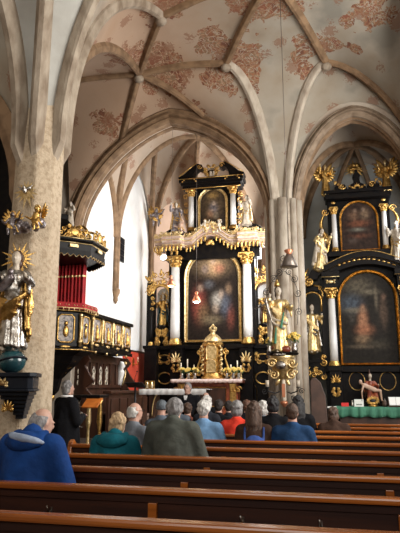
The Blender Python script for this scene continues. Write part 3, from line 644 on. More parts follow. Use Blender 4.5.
# =================================================================== PEWS
ROWS = [2.69, 3.50, 4.27, 5.05, 5.85, 6.65, 7.45, 8.3, 9.1, 9.9]
PT = .885
ordn = ['nearest dark wooden pew, its long orange top rail crossing the bottom of the view', 'second dark wooden pew from the bottom of the view, behind the blue hooded jacket', 'third wooden pew from the camera',
        'fourth long wooden pew from the camera, behind the teal and grey-green jackets', 'fifth wooden pew from the camera, behind the bald man in the grey jacket', 'sixth wooden pew from the camera, behind the navy jacket and the denim shirt',
        'seventh wooden pew from the camera, behind the red cardigan', 'eighth wooden pew from the camera, third from the altar end', 'ninth wooden pew from the camera, next to the foremost one', 'foremost wooden pew, closest to the green-clothed altar table']
for i, y in enumerate(ROWS):
    x0 = -7.6 if i < 4 else -2.78; x1 = 3.6
    if i == 3: x0 = -3.35
    if i == 2: ordn[2] = 'third wooden pew from the camera, empty, its left end hidden behind the man in blue'
    t = thing('church_pew', ordn[i], 'pew', ((x0+x1)/2, y, 0), 'rows of wooden pews')
    b = MB(); b.bb(x0, x1, y, y+.03, .12, PT-.04); b.build('backrest', 'pew_panel', t)
    b = MB(); b.bb(x0, x1, y-.042, y+.045, PT-.038, PT); b.build('top_rail', 'pew_rail', t, bevel=.012)
    b = MB(); b.bb(x0, x1, y-.012, y, PT-.085, PT-.045); b.build('lower_moulding', 'pew_panel', t)
    b = MB(); b.bb(x0, x1, y+.03, y+.40, .42, .455); b.build('seat', 'pew_rail', t)
    b = MB(); b.bb(x0, x1, y-.13, y, .66, .68); b.build('book_shelf', 'pew_panel', t)
    for px in [v for v in (-7.0, -5.6, -4.15, -2.6, -1.1, .35, 1.8, 3.2) if x0 < v < x1]:
        b = MB(); b.bb(px-.028, px+.028, y-.03, y, .15, PT-.085); b.build('back_batten', 'dark_oak' if False else 'pew_rail', t, bevel=.004, label='lighter upright batten')
        b = MB(); b.bb(px-.02, px+.02, y+.03, y+.38, .0, .42); b.build('seat_support', 'pew_panel', t)
    for hx in [v for v in (-2.35, -1.78, -.55, -.1, .8) if x0 < v < x1]:
        b = MB(); hx += .07*((i*7) % 3-1); b.tube([(hx, y-.005, PT-.16), (hx, y-.04, PT-.17), (hx, y-.05, PT-.145), (hx-.006, y-.055, PT-.125)], .005, 6); b.bb(hx-.01, hx+.01, y-.006, y, PT-.2, PT-.14); b.build('coat_hook', 'silver', t)
    for ex in (x0, x1):
        b = MB(); P = [(y-.06, 0), (y-.06, .80), (y-.03, .90), (y+.03, .93), (y+.09, .88), (y+.12, .68), (y+.30, .60), (y+.42, .52), (y+.42, 0)]
        b.v = []; b.prism(P, ex-.025, ex+.025); b.v = [(q[1], q[0], q[2]) for q in b.v]; b.build('end_panel', 'pew_rail', t, bevel=.008)

# =================================================================== PEOPLE
def person(name, label, cat, loc, face, jacket, hair, hairtype='short', top=1.33, sit=True, bulk=0., headturn=0., headtilt=0., skirt=False, hood=None, group=None, vox=.016, jvox=.018, trousers='trousers', arms='lap', extra=None, seed=0, hunch=0.):
    """local frame: looks along +Y; face is the turn about z"""
    rg = random.Random(seed)
    hd = top-.115; drop = (1.215-hd) if sit else 0
    sh = (1.035-drop*.95) if sit else top-.285; base = .47 if sit else .90
    T = Matrix.Identity(4); x = 0
    R = Matrix.Rotation(headturn, 4, 'Z') @ Matrix.Rotation(headtilt, 4, 'X')
    sh += hunch; HC = Vector((0, hunch*1.0+.03+.02*math.sin(-headtilt), hd)); HT = Matrix.Translation(HC+Vector((0, 0, .012))) @ R @ Matrix.Scale(.86, 4)
    b = MB()
    h = MB(); h.ell((0, -.012, .015), (.076, .092, .098), 14); h.ell((0, .035, -.035), (.058, .062, .075), 12); h.ell((0, .105, -.015), (.013, .02, .024), 8); h.ell((0, .085, -.055), (.026, .018, .010), 8); h.ell((0, .07, -.095), (.03, .028, .022), 8)
    for s in (-1, 1): h.ell((s*.079, -.005, -.012), (.012, .022, .034), 8); h.ell((s*.032, .083, .018), (.02, .014, .008), 6)
    h.xf(HT); b.v += h.v; n0 = 0; b.f += h.f; b.sm += h.sm
    b.cap(HC+Vector((0, -.02, -.06)), .056, (0, 0, sh+.02), .062)
    b.cap((0, 0, base+.03), .135, (0, .005, sh-.22), .125); b.ell((0, .01, sh-.14), (.165, .11, .18), 14); b.cap((-.13, 0, sh-.02), .058, (.13, 0, sh-.02), .058)
    j = MB(); g = .022+bulk*.5
    sw = .140+bulk*.42
    j.cap((0, 0, base+.02), .15+bulk*.8, (0, .0, sh-.22), .14+bulk*.75); j.ell((0, .01, sh-.15), (.165+bulk*.8, .130+bulk*.6, .205), 16); j.cap((-sw+.03, 0, sh-.03), .066+g*.4, (sw-.03, 0, sh-.03), .066+g*.4)
    j.cap((0, -.005, sh-.02), .082, (0, .0, sh+.05), .072); j.cap((-sw*.75, -.005, sh-.01), .05, (0, -.01, sh+.05), .055); j.cap((sw*.75, -.005, sh-.01), .05, (0, -.01, sh+.05), .055)
    for k in range(9):
        a = rg.uniform(0, 2*PI); z = rg.uniform(base+.05, sh-.1); j.cap((math.cos(a)*(.125+bulk*.9), math.sin(a)*(.105+bulk*.6), z), .03, (math.cos(a+.7)*(.13+bulk*.9), math.sin(a+.7)*(.11+bulk*.6), z-.06), .03, 6)
    for s in (-1, 1):
        S = Vector((s*sw, 0, sh-.035))
        if arms == 'lap': E = S+Vector((s*(.05+bulk*.4), .06, -.27)); Wp = Vector((s*.09, .32, base+.16))
        elif arms == 'rail': E = S+Vector((s*.09, .14, -.24)); Wp = Vector((s*.10, .40, base+.34))
        elif arms == 'hold': E = S+Vector((s*.06, .04, -.28)); Wp = Vector((s*.07, .27, sh-.24))
        else: E = S+Vector((s*.06, -.01, -.28)); Wp = E+Vector((-s*.01, .08, -.24))
        b.cap(S, .05, E, .04); b.cap(E, .038, Wp, .027); d = (Wp-E).normalized()
        j.cap(S, .066+g*.5, E, .055+g*.5); j.cap(E, .053+g*.5, Wp-d*.01, .042+g*.3)
        lat = d.cross(Vector((0, 0, 1))).normalized() if abs(d.z) < .9 else Vector((0, 1, 0)); up = lat.cross(d)
        b.ell(Wp+d*.045, (.032, .036, .03), 8)
        for k in range(4):
            o = lat*((k-1.5)*.021); ln = (.038, .046, .044, .034)[k]; m1 = Wp+d*(.075)+o; m2 = m1+d*ln*.6-up*.012; m3 = m2+d*ln*.35-up*.026; b.cap(m1, .0105, m2, .0095, 6); b.cap(m2, .0095, m3, .0085, 6)
        b.cap(Wp+d*.02-lat*s*.0+Vector((-s*.025, 0, 0)), .0125, Wp+d*.06+Vector((-s*.045, 0, -.01)), .010, 6)
        hp = Vector((s*.09, 0, base+.01))
        if sit: K = Vector((s*.12, .42, .50)); A = Vector((s*.12, .40, .09)); 
        else: K = Vector((s*.10, .02, .48)); A = Vector((s*.10, 0, .08))
        b.cap(hp, .085, K, .06); b.cap(K, .058, A, .038); b.cap(A+Vector((0, -.03, -.03)), .036, A+Vector((0, .14, -.05)), .032)
        x = (K-hp)
    root = thing(name, label, cat, (0, 0, 0), group)
    b.build('body', 'skin', root, remesh=vox, smooth_it=3)
    if skirt and not sit: j.cap((0, 0, base), .17+bulk, (0, 0, .32), .21+bulk)
    j.build(skirt and 'coat' or 'jacket', jacket, root, remesh=jvox, smooth_it=5)
    tr = MB()
    for s in (-1, 1):
        hp = Vector((s*.09, 0, base+.01))
        if sit: K = Vector((s*.12, .42, .50)); A = Vector((s*.12, .40, .09))
        else: K = Vector((s*.10, .02, .48)); A = Vector((s*.10, 0, .08))
        tr.cap(hp, .098, K, .074); tr.cap(K, .072, A+Vector((0, 0, .03)), .056)
    tr.build('trousers', trousers, root, remesh=.022, smooth_it=3)
    shs = MB()
    for s in (-1, 1):
        A = Vector((s*.12, .40, .05)) if sit else Vector((s*.10, 0, .05)); shs.cap(A+Vector((0, -.03, 0)), .045, A+Vector((0, .16, -.012)), .037)
    shs.build('shoes', 'coat_black', root)
    q = MB()
    if hairtype in ('short', 'curly', 'bob', 'long', 'bun', 'cap'):
        q.ell((0, -.030, .032), (.088, .094, .098), 14); q.ell((0, -.055, -.02), (.076, .062, .075), 12)
        if hairtype in ('curly', 'bob', 'long', 'short'):
            nb, rr, e = dict(curly=(110, .016, 1.03), bob=(60, .017, 1.03), long=(50, .018, 1.04), short=(60, .013, 1.02))[hairtype]
            for k in range(nb):
                a = rg.uniform(0, 2*PI); el_ = rg.uniform(-.55, 1.5); y_ = math.sin(a)*math.cos(el_)
                if y_ > .55 and el_ < .7: continue
                q.ell((math.cos(a)*math.cos(el_)*.088*e, -.03+y_*.094*e, .028+math.sin(el_)*.098*e), rr, 6)
        if hairtype == 'bob': q.ell((0, -.045, -.045), (.098, .075, .085), 12)
        if hairtype == 'bun': q.ell((0, -.12, .03), .045, 8)
        if hairtype == 'long':
            q.cap((0, -.06, -.02), .085, (0, -.085, -.17), .085)
            for k in range(9): q.cap(((k-4)*.024, -.115+abs(k-4)*.01, .0), .022, ((k-4)*.027+rg.uniform(-.01, .01), -.15+abs(k-4)*.008, -.28-.04*rg.random()), .014, 6)
    if hairtype in ('bald', 'fringe'):
        q.ell((0, -.055, -.012), (.084, .058, .070), 14)
        for k in range(80):
            a = rg.uniform(PI*.95, PI*2.05); z_ = rg.uniform(-.07, .055); q.ell((math.cos(a)*.080*(1-max(z_, 0)*3), -.02+math.sin(a)*.090*(1-max(z_, 0)*3), z_), .015, 6)
    if hairtype == 'cap':
        q.v = []; q.f = []; q.sm = []; q.ell((0, -.02, .035), (.094, .108, .092), 14); q.lathe([(.092, -.03), (.099, -.01), (.095, .02)], (0, -.02, 0), 14)
    q.xf(HT); q.build('hair' if hairtype != 'cap' else 'knit_cap', hair, root, remesh=.010, smooth_it=1)
    if hood:
        c = MB(); c.ell((0, -.10, sh+.0), (.135, .075, .075), 14); c.cap((-.10, -.04, sh+.04), .035, (.10, -.04, sh+.04), .035); c.cap((-.11, .0, sh+.05), .032, (-.12, -.09, sh-.0), .04); c.cap((.11, .0, sh+.05), .032, (.12, -.09, sh), .04)
        hd_ = c.build('hood', hood, root, remesh=.014)
    if extra: extra(root, HT, sh, base)
    root.location = loc; root.rotation_euler = (0, 0, face)
    return root
def glasses(root, HT, sh, base):
    g = MB()
    for s in (-1, 1):
        g.tube([(s*.033+math.cos(k*PI/6)*.024, .102, .012+math.sin(k*PI/6)*.018) for k in range(12)], .0025, 5, closed=True); g.tube([(s*.057, .10, .014), (s*.080, .0, .012)], .002, 5)
    g.tube([(-.009, .103, .014), (.009, .103, .014)], .002, 5); g.xf(HT).build('glasses', 'iron', root)
SG = 'people seated in the pews'
def seated(px, py, row, top=None, dy=.26, **k):
    """the head top is met with a vertical plane just in front of the pew back"""
    y = ROWS[row]+dy; p = atY(px, py, y); return dict(loc=(p.x, y-.03, 0), top=p.z, **k)
def teal_quilt(root, HT, sh, base):
    c = MB()
    for k in range(5):
        z = base+.06+k*.085; c.tube([(.178*math.cos(a), .150*math.sin(a), z-.02*abs(math.sin(a*2))) for a in [PI+PI*i/14 for i in range(15)]], .016, 6)
    c.build('quilting', 'jacket_teal', root)
def hood_light(root, HT, sh, base):
    c = MB(); c.tube([(-.12, -.10, sh+.055), (-.05, -.150, sh+.045), (.05, -.155, sh+.03), (.13, -.11, sh+.01), (.17, -.08, sh-.005)], [.010, .026, .03, .024, .010], 8)
    c.build('hood_lining', 'hood_lining', root, remesh=.01, label='pale hood lining')
def backpack(root, HT, sh, base):
    c = MB(); c.ell((.02, -.16, sh-.22), (.14, .075, .15), 12); c.cap((-.10, -.06, sh+.0), .02, (-.10, -.14, sh-.2), .02); c.cap((.12, -.06, sh), .02, (.12, -.14, sh-.2), .02); c.cap((-.06, -.21, sh-.3), .025, (.09, -.21, sh-.3), .025); c.build('backpack', 'coat_blue', root, remesh=.016)
def patch_brown(root, HT, sh, base):
    pass
def S(px, py, row, label, jacket, hair, htype, face=0., **k):
    d = seated(px, py, row); person('person', label, 'person', d['loc'], face, jacket, hair, htype, top=d['top'], group=SG, **k)
S(36, 408, 1, 'balding person in a blue hooded jacket seated at the left, in front of the pillar', 'jacket_blue', 'hair_grey', 'fringe', -.15, bulk=.075, headturn=-.45, headtilt=-.25, hunch=.075, hood='jacket_blue', extra=hood_light, arms='lap', vox=.013, jvox=.02, seed=1)
S(117, 414, 3, 'person with short blond hair in a quilted teal jacket', 'jacket_teal', 'hair_blond', 'bob', 0., bulk=.05, hood='jacket_teal', headturn=-.2, extra=teal_quilt, hunch=.05, headtilt=-.2, seed=2)
S(135, 402, 4, 'bald pink-headed person with white hair at the sides, in a grey jacket', 'jacket_grey', 'hair_white', 'fringe', -.3, bulk=.035, headturn=-.4, extra=glasses, seed=3)
S(174, 399, 3, 'broad person with tousled grey hair in a grey-green jacket', 'jacket_greygreen', 'hair_grey', 'curly', 0., bulk=.08, arms='lap', hunch=.045, seed=4)
S(162, 400, 6, 'person in a dark grey knitted cap and slate jacket, left of the tousled grey head', 'jacket_slate', 'cap_grey', 'cap', 0., bulk=.03, seed=5)
S(177, 398, 7, 'balding person with pale grey hair in a dark slate jacket, behind the tousled grey head', 'jacket_slate', 'hair_white', 'fringe', 0., bulk=.03, seed=7)
S(188, 403, 8, 'person with brown hair in a rust-brown coat, in front of the speaking person in black', 'coat_rust', 'hair_brown', 'short', .1, seed=8)
S(204, 401, 5, 'person with curly white hair in a light blue denim shirt', 'denim', 'hair_white', 'curly', 0., bulk=.05, seed=9)
S(207, 396, 7, 'person with smooth white hair just beyond the denim shirt', 'coat_dark', 'hair_white', 'bob', 0., seed=10)
S(206, 392, 9, 'brown-haired bald-spotted person in dark clothes nearest the long white altar table', 'coat_black', 'hair_brown', 'fringe', 0., seed=11)
S(219, 400, 8, 'person with short dark hair in a black coat, left of the red cardigan', 'coat_black', 'hair_dark', 'short', 0., seed=12)
S(237, 401, 6, 'person with grey-brown hair in a bright red cardigan', 'cardigan_red', 'hair_grey', 'bob', 0., bulk=.04, seed=13)
S(229, 401, 9, 'person with dark hair in a dark coat, beyond the red cardigan', 'coat_dark', 'hair_dark', 'short', 0., seed=22)
S(247, 400, 8, 'person with auburn-grey hair and dark jacket, right of the red cardigan', 'coat_dark', 'hair_auburn', 'short', 0., seed=14)
S(254, 402, 5, 'person with long dark brown hair carrying a bright blue backpack', 'coat_brown', 'hair_brown', 'long', 0., bulk=.02, extra=backpack, seed=15)
S(263, 401, 7, 'white-haired person between the long brown hair and the black hair', 'jacket_grey', 'hair_white', 'bob', 0., seed=16)
S(273, 397, 6, 'person with black shoulder-length hair in a black coat, beneath the statue console', 'coat_black', 'hair_black', 'bob', 0., bulk=.04, seed=17)
S(292, 404, 5, 'person with short brown hair in a navy blue jacket', 'coat_navy', 'hair_brown', 'short', 0., bulk=.065, seed=18)
S(298, 396, 7, 'person with long black hair in a black coat, behind the navy jacket', 'coat_black', 'hair_black', 'long', 0., bulk=.03, seed=19)
S(333, 408, 7, 'person with brown hair bending forward at the right, in front of the green table', 'coat_brown', 'hair_brown', 'bob', 0., bulk=.03, headtilt=-.35, hunch=.04, seed=20)
# at the left edge of the view
p = atY(1, 400, 8.7); person('person', 'person in a blue coat at the left edge, beneath the corner of the statue console', 'person', (p.x, 8.7, 0), 0, 'coat_blue', 'hair_dark', 'short', top=1.36, bulk=.03, seed=21)
p = atY(66, 381, 8.0)
def whitecollar(root, HT, sh, base):
    c = MB(); c.tube([(.085*math.cos(a), .085*math.sin(a), sh+.06) for a in [2*PI*i/16 for i in range(16)]], .018, 6, closed=True); c.build('collar', 'white_cloth', root)
    f_ = MB(); f_.cap((.02, .13, HT.translation.z-.03), .05, (.09, .15, HT.translation.z-.05), .02) if False else None
person('person', 'grey-haired person in black with a white collar, standing beside the pillar at the lectern', 'person', (p.x+.02, 8.0, 0), -.5, 'coat_black', 'hair_grey', 'bob', top=p.z, sit=False, skirt=True, bulk=.05, arms='hold', headturn=-.2, extra=whitecollar, vox=.013, seed=31)
def shirtfront(root, HT, sh, base):
    glasses(root, HT, sh, base)
    c = MB(); c.prism([(-.035, sh+.05), (.035, sh+.05), (0, sh-.13)], .118, .150); c.build('shirt', 'white_cloth', root)
p = atY(188, 383, 10.8)
person('person', 'grey-haired person in black with spectacles, facing the pews from the long white table', 'person', (p.x, 10.8, 0), PI-.1, 'coat_black', 'hair_grey', 'short', top=p.z, sit=False, bulk=.08, arms='hold', extra=shirtfront, vox=.012, seed=32)
c = MB(); px_ = p.x
# =================================================================== MAIN ALTAR
YA = 16.6
def mx(px, Y=YA, py=300): return atY(px, py, Y).x
def mz(py, Y=YA, px=213): return atY(px, py, Y).z
CX = -3.47
def sym(a): return (CX-a, CX+a)
alt = thing('high_altar', 'tall black and gold high altar with two arched paintings, closing the chancel', 'altar', (CX, 16.9, .52))
z0 = .52
# half widths measured from the photograph
HWB = 2.02
zped, zb, zc_, ze0, ze1 = mz(345), mz(340), mz(258), mz(250), mz(236)
b = MB(); b.bb(CX-HWB, CX+HWB, 16.75, 17.15, z0, zped); b.bb(CX-HWB-.04, CX+HWB+.04, 16.62, 17.15, zped-.12, zped); b.bb(CX-HWB-.04, CX+HWB+.04, 16.62, 17.15, z0, z0+.18)
for s in (-1, 1):
    for u in (1.06, 1.88): b.bb(CX+s*u-.19, CX+s*u+.19, 16.42, 16.8, z0, zped); b.bb(CX+s*u-.23, CX+s*u+.23, 16.38, 16.8, zped-.10, zped)
b.build('base_storey', 'black_wood', alt, bevel=.01)
b = MB(); b.bb(CX-1.28, CX+1.28, 16.85, 17.15, zped, ze0); 
for s in (-1, 1): b.bb(CX+s*1.28-.07, CX+s*1.28+.07, 16.55, 17.0, zped, ze0); b.bb(CX+s*1.98-.10, CX+s*1.98+.10, 16.6, 17.0, zped, mz(280)); b.bb(CX+s*1.28-.1, CX+s*1.28+.1, 16.9, 17.0, zped, ze0)
b.build('main_storey', 'black_wood', alt, bevel=.01)
# painting and frame
fx = .93; pz0 = mz(343); pzs = mz(246)-fx
arch = MB(); arch_frame(arch, CX-fx, CX+fx, pz0, pzs, 16.83, .15, .09); arch.build('painting_frame', 'gold_pale', alt)
W1 = (.42, .13, .08); FL = (.50, .36, .26)
painting('altar_painting', alt, CX-fx+.12, CX+fx-.12, pz0+.12, pzs, 16.82,
         [(.5, .84, .34, .12, (.30, .20, .11), .8), (.52, .83, .12, .10, (.62, .38, .20), .75), (.50, .88, .05, .035, (.6, .42, .3), .7), (.62, .80, .10, .05, (.48, .16, .10), .6), (.35, .80, .07, .05, (.30, .22, .2), .6), (.22, .40, .12, .17, (.30, .06, .045), .85), (.25, .58, .06, .04, FL, .5), (.30, .30, .12, .12, (.16, .10, .05), .8),
          (.58, .44, .10, .08, (.45, .40, .34), .8), (.66, .50, .05, .05, FL, .7), (.74, .38, .10, .12, (.10, .11, .14), .8), (.55, .34, .06, .05, FL, .55), (.48, .22, .18, .05, (.20, .15, .09), .8), (.80, .56, .06, .06, (.32, .20, .12), .6), (.42, .62, .10, .05, (.12, .12, .13), .6), (.84, .24, .07, .12, (.22, .06, .04), .7)])
for s, tag in ((-1, 'l'), (1, 'r')):
    column(alt, CX+s*1.12, 16.50, zped, mz(256), .145, cap=.34, base=.2)
    column(alt, CX+s*1.93, 16.62, zped, mz(283), .06, mshaft='black_wood', cap=.2, base=.12)
# side niches
nzs = mz(292)
for s in (-1, 1):
    a0, a1 = sorted((CX+s*1.36, CX+s*1.86)); b = MB(); slab_arch(b, a0, a1, zped, nzs, 17.0, 17.08); b.build('niche_back', 'plaster_white', alt)
    g = MB(); P = sw_arch(a0-.02, a1+.02, zped, nzs, 16.6, full=False); g.tube(P, .045, 8)
    for k in range(9):
        an = PI*(.03+.94*k/8); rr = (a1-a0)/2+.14; cx = (a0+a1)/2; curl(g, cx+rr*math.cos(an), nzs+rr*math.sin(an), 16.58, .12, an, 1.4, 1 if k % 2 else -1, .026)
        rr += .2
        if 1 < k < 7: curl(g, cx+rr*math.cos(an)*1.0, nzs+rr*math.sin(an)+.03, 16.58, .11, an+2, 1.4, -1 if k % 2 else 1, .024); leaf(g, cx+rr*math.cos(an), nzs+rr*math.sin(an), 16.57, .2, .08, an, .02)
    for k in range(3): curl(g, a0-.02 if s < 0 else a1+.02, nzs-.12-.18*k, 16.58, .07, k*2., 1.3, s, .022)
    g.build('openwork_arch', 'gold', alt)
    g = MB(); foliage(g, (a0+a1)/2, zped+.30, 16.72, .46, .55, 5, .035, n=5); shellmotif(g, (a0+a1)/2, zped+.5, 16.7, .3, .25, 7, .03); g.build('niche_bracket', 'gold', alt)
    b = MB(); b.lathe([(.10, zped), (.12, zped+.1), (.09, zped+.3), (.2, zped+.55), (.22, zped+.62)], ((a0+a1)/2, 16.85, 0), 12); b.build('niche_pedestal', 'black_wood', alt)
    # base storey ornaments
    g = MB(); foliage(g, CX+s*1.52, mz(358), 16.72, .55, .32, 8, .022, n=4); g.tube([(CX+s*1.52+.24*math.cos(q*PI/10), 16.73, mz(358)+.11*math.sin(q*PI/10)) for q in range(20)], .022, 6, closed=True); g.build('base_cartouche', 'gold', alt)
    g = MB(); shellmotif(g, CX+s*1.06, mz(357), 16.38, .30, .42, 7, .035); g.build('pedestal_ornament', 'gold_pale', alt)
    g = MB(); foliage(g, CX+s*1.06, mz(368), 16.4, .26, .28, 3, .02, n=3); g.build('pedestal_ornament', 'gold', alt)
    g = MB(); zz = mz(378); g.tube([(CX+s*1.5+.21*math.cos(q*PI/12), 16.73, zz+.17*math.sin(q*PI/12)) for q in range(24)], .02, 6, closed=True)
    for q in range(10): leaf(g, CX+s*1.5+.2*math.cos(q*PI/5), 16.72, zz+.17*math.sin(q*PI/5), .1, .06, q*PI/5, .02)
    g.build('round_medallion', 'gold', alt)
    g = MB(); zz = mz(394); g.sweep([Vector((CX+s*1.15+u, 16.735, zz+v)) for u, v in ((-.16, -.2), (-.16, .18), (-.1, .24), (.1, .24), (.16, .18), (.16, -.2))], [(-.012, 0), (0, .015), (.012, 0)], ('dir', (0, -1, 0)), closed=True); g.build('panel_moulding', 'gold', alt)
# great cornice with hanging tassels, rising over the painting
def corn_z(u):    # u: distance from the axis
    return mz(247)+(.34*math.cos(min(abs(u)/.62, 1)*PI/2)**1.2 if abs(u) < .62 else 0)
xs = [-1.78+3.56*i/60 for i in range(61)]
def yfront(u): a = abs(u); return 16.25 if 0.85 < a < 1.5 else (16.45 if a >= 1.5 else 16.5)
prof = [(0, 0), (0, .10), (-.06, .13), (-.06, .20), (-.12, .24), (-.12, .32)]
b = MB(); G = []
for u in xs:
    z = corn_z(u); y = yfront(u); G.append([(CX+u, 17.0, z)]+[(CX+u, y+dy, z+dz) for dy, dz in prof]+[(CX+u, 17.0, z+.32)])
b.grid(G, False); b.build('cornice', 'cornice_stone', alt)
g = MB()
for dz, yy, r in ((.06, -.01, .018), (.21, -.07, .02), (.32, -.13, .02)): g.tube([(CX+u, yfront(u)+yy, corn_z(u)+dz) for u in xs], r, 6)
g.build('cornice_gilding', 'gold_pale', alt)
for i in range(0, 60, 2):
    u = xs[i]+.06; z = corn_z(u); y = yfront(u)-.01; g = MB()
    if abs(u) < .12: continue
    g.lathe([(.008, -.18), (.032, -.155), (.024, -.11), (.045, -.08), (.045, -.02), (.02, 0)], (CX+u, y, z+.03), 6); g.build('hanging_tassel', 'gold', alt)
g = MB()
for i in range(1, 60, 2):
    u = xs[i]; z = corn_z(u)+.34; y = yfront(u)-.1; r = .055+.03*((i*7) % 3)/2; curl(g, CX+u, z+.05, y, r, i, 1.3, 1 if i % 4 == 1 else -1, .018)
    if i % 6 == 1: shellmotif(g, CX+u, z+.07, y-.02, .16, .16, 5, .015)
foliage(g, CX, mz(236)+.2, 16.38, .5, .35, 4, .02, n=4); g.build('cornice_cresting', 'gold_pale', alt)
b = MB(); b.bb(CX-1.5, CX+1.5, 16.7, 17.1, ze0-.25, mz(247)+.25)
for s in (-1, 1):
    P = []
    for k in range(15):
        a = PI*(.02+.62*k/14); P.append((CX+s*(1.22+.62*math.cos(a)), mz(250)+.05+.78*math.sin(a)))
    P2 = [(CX+s*(1.22+.40*math.cos(PI*(.64-.62*k/14))), mz(250)+.05+.52*math.sin(PI*(.64-.62*k/14))) for k in range(15)]
    q = MB(); q.prism(P+P2, 16.75, 17.0); q.build('side_volute', 'black_wood', alt, bevel=.01)
b.build('entablature', 'black_wood', alt)
g = MB()
for s in (-1, 1):
    curl(g, CX+s*1.78, mz(246), 16.7, .17, 0, 1.4, -s, .035); foliage(g, CX+s*1.75, mz(249), 16.68, .3, .3, 6, .025, mirror=False, n=4)
    foliage(g, CX+s*1.12, mz(252), 16.33, .3, .18, 9, .02, n=3)
shellmotif(g, CX, mz(243), 16.4, .26, .26, 7, .03); g.build('cornice_ornament', 'gold', alt)
# upper storey
ux = .50; uz0 = mz(232); uzs = mz(184)-ux
b = MB(); b.bb(CX-.82, CX+.82, 16.9, 17.12, ze1-.1, mz(187)); b.bb(CX-.92, CX+.92, 16.78, 17.12, uz0-.02, uz0+.1)
b.bb(CX-.95, CX+.95, 16.62, 17.12, mz(187), mz(181)); b.bb(CX-1.05, CX+1.05, 16.52, 17.12, mz(181), mz(177)); b.bb(CX-1.0, CX+1.0, 16.57, 17.12, mz(183.5), mz(181))
b.build('upper_storey', 'black_wood', alt, bevel=.01)
arch = MB(); arch_frame(arch, CX-ux, CX+ux, uz0+.02, uzs, 16.88, .10, .07); arch.build('upper_painting_frame', 'gold_pale', alt)
painting('upper_painting', alt, CX-ux+.08, CX+ux-.08, uz0+.1, uzs, 16.875, [(.5, .62, .42, .36, (.11, .07, .035), .8), (.5, .86, .22, .08, (.30, .18, .06), .7), (.52, .55, .16, .13, (.15, .13, .14), .85), (.54, .66, .07, .05, FL, .6), (.40, .42, .14, .09, (.30, .16, .09), .7), (.62, .38, .10, .08, (.22, .17, .12), .7), (.48, .5, .05, .03, FL, .5)])
for s in (-1, 1):
    column(alt, CX+s*.68, 16.72, uz0+.1, mz(187), .095, cap=.24, base=.12)
    g = MB()
    for k in range(5): curl(g, CX+s*(.90-.02*k), mz(192)-.24*k, 16.88, .10, k, 1.4, s*(1 if k % 2 else -1), .024); leaf(g, CX+s*.9, 16.87, mz(192)-.24*k, .16, .07, k*1.3)
    foliage(g, CX+s*.7, mz(180), 16.5, .5, .1, 2, .018, n=2); g.build('side_scrollwork', 'gold', alt)
g = MB(); g.tube([(CX-.95, 16.6, mz(187)), (CX+.95, 16.6, mz(187))], .018, 6); g.tube([(CX-1.05, 16.5, mz(178)), (CX+1.05, 16.5, mz(178))], .014, 6); g.build('upper_cornice_gilding', 'gold', alt)
for s in (-1, 1):      # broken scroll pediment
    P = [(CX+s*u, mz(177)+v) for u, v in ((1.06, 0), (1.08, .07), (.9, .14), (.74, .28), (.6, .42), (.44, .48), (.3, .44), (.26, .34), (.34, .30), (.42, .34), (.5, .28), (.56, .16), (.6, 0))]
    q = MB(); q.prism(P, 16.55, 16.95); q.build('broken_pediment', 'black_wood', alt, bevel=.01)
g = MB(); foliage(g, CX, mz(172)+.05, 16.6, .5, .4, 11, .022, n=5)
for s in (-1, 1): curl(g, CX+s*.36, mz(177)+.36, 16.52, .09, 0, 1.2, s, .02); g.tube([(CX+s*1.04, 16.53, mz(177)+.08), (CX+s*.74, 16.53, mz(177)+.3), (CX+s*.44, 16.53, mz(177)+.5)], .016, 6)
g.build('crowning_ornament', 'gold', alt)
b = MB(); b.bb(CX-.12, CX+.12, 16.6, 16.9, mz(177), mz(170)); b.build('crowning_plinth', 'black_wood', alt)

def st(name, label, cat, px, pybase, Y, h, **k):
    p = atY(px, pybase, Y); r = thing(name, label, cat, p, k.pop('group', None)); statue(r, p, h, **k); return r
st('crowning_figure', 'small pale seated figure at the very top of the high altar', 'statue', 213, 178, 16.72, .62, seed=41, robe='ivory', sit=True, arms=((1.2, .2), (.8, -.2)), wings=.3)
r = thing('cherub', 'small winged cherub on the far left volute of the high altar cornice', 'statue', atY(156, 227, 16.6)); putto(r, atY(156, 227, 16.6), .66, 42, .5, 'cloud_silver')
st('saint_statue', 'gilded saint with raised arm left of the upper painting of the high altar', 'statue', 176, 233, 16.55, 1.02, seed=43, robe='cloud_silver', cloak='gold', arms=((1.2, .3), (.3, .1)), halo=.16, face=.3)
r = thing('cherub', 'pale cherub kneeling beside the left column of the upper altar painting', 'statue', atY(181, 234, 16.4)); putto(r, atY(181, 234, 16.4), .5, 44, -.5, 'putto_flesh', wings=False)
st('saint_statue', 'white-robed saint right of the upper painting of the high altar', 'statue', 247, 226, 16.55, 1.0, seed=45, robe='ivory', cloak='gold_pale', arms=((.6, .3), (.9, .4)), face=-.4)
r = thing('cherub', 'pale cherub left of centre on top of the high altar cornice', 'statue', atY(205, 232, 16.4)); putto(r, atY(205, 232, 16.4), .42, 46, .2, 'ivory', wings=False)
r = thing('cherub', 'pale cherub right of centre on top of the high altar cornice', 'statue', atY(219, 232, 16.4)); putto(r, atY(219, 232, 16.4), .42, 47, -.4, 'ivory', wings=False)
zp = zped+.62
r = thing('saint_statue', 'golden saint with dark cloak and ray halo in the left niche of the high altar', 'statue', (CX-1.61, 16.85, zp)); statue(r, (CX-1.61, 16.85, zp), 1.02, seed=48, robe='gold', cloak='globe_teal', halo=.23, arms=((.5, .3), (.4, .2)))
r = thing('saint_statue', 'golden saint in the right niche of the high altar, half hidden by the stone pier', 'statue', (CX+1.61, 16.85, zp)); statue(r, (CX+1.61, 16.85, zp), 1.0, seed=49, robe='gold', cloak='dark_oak', arms=((.5, .3), (.4, .2)))
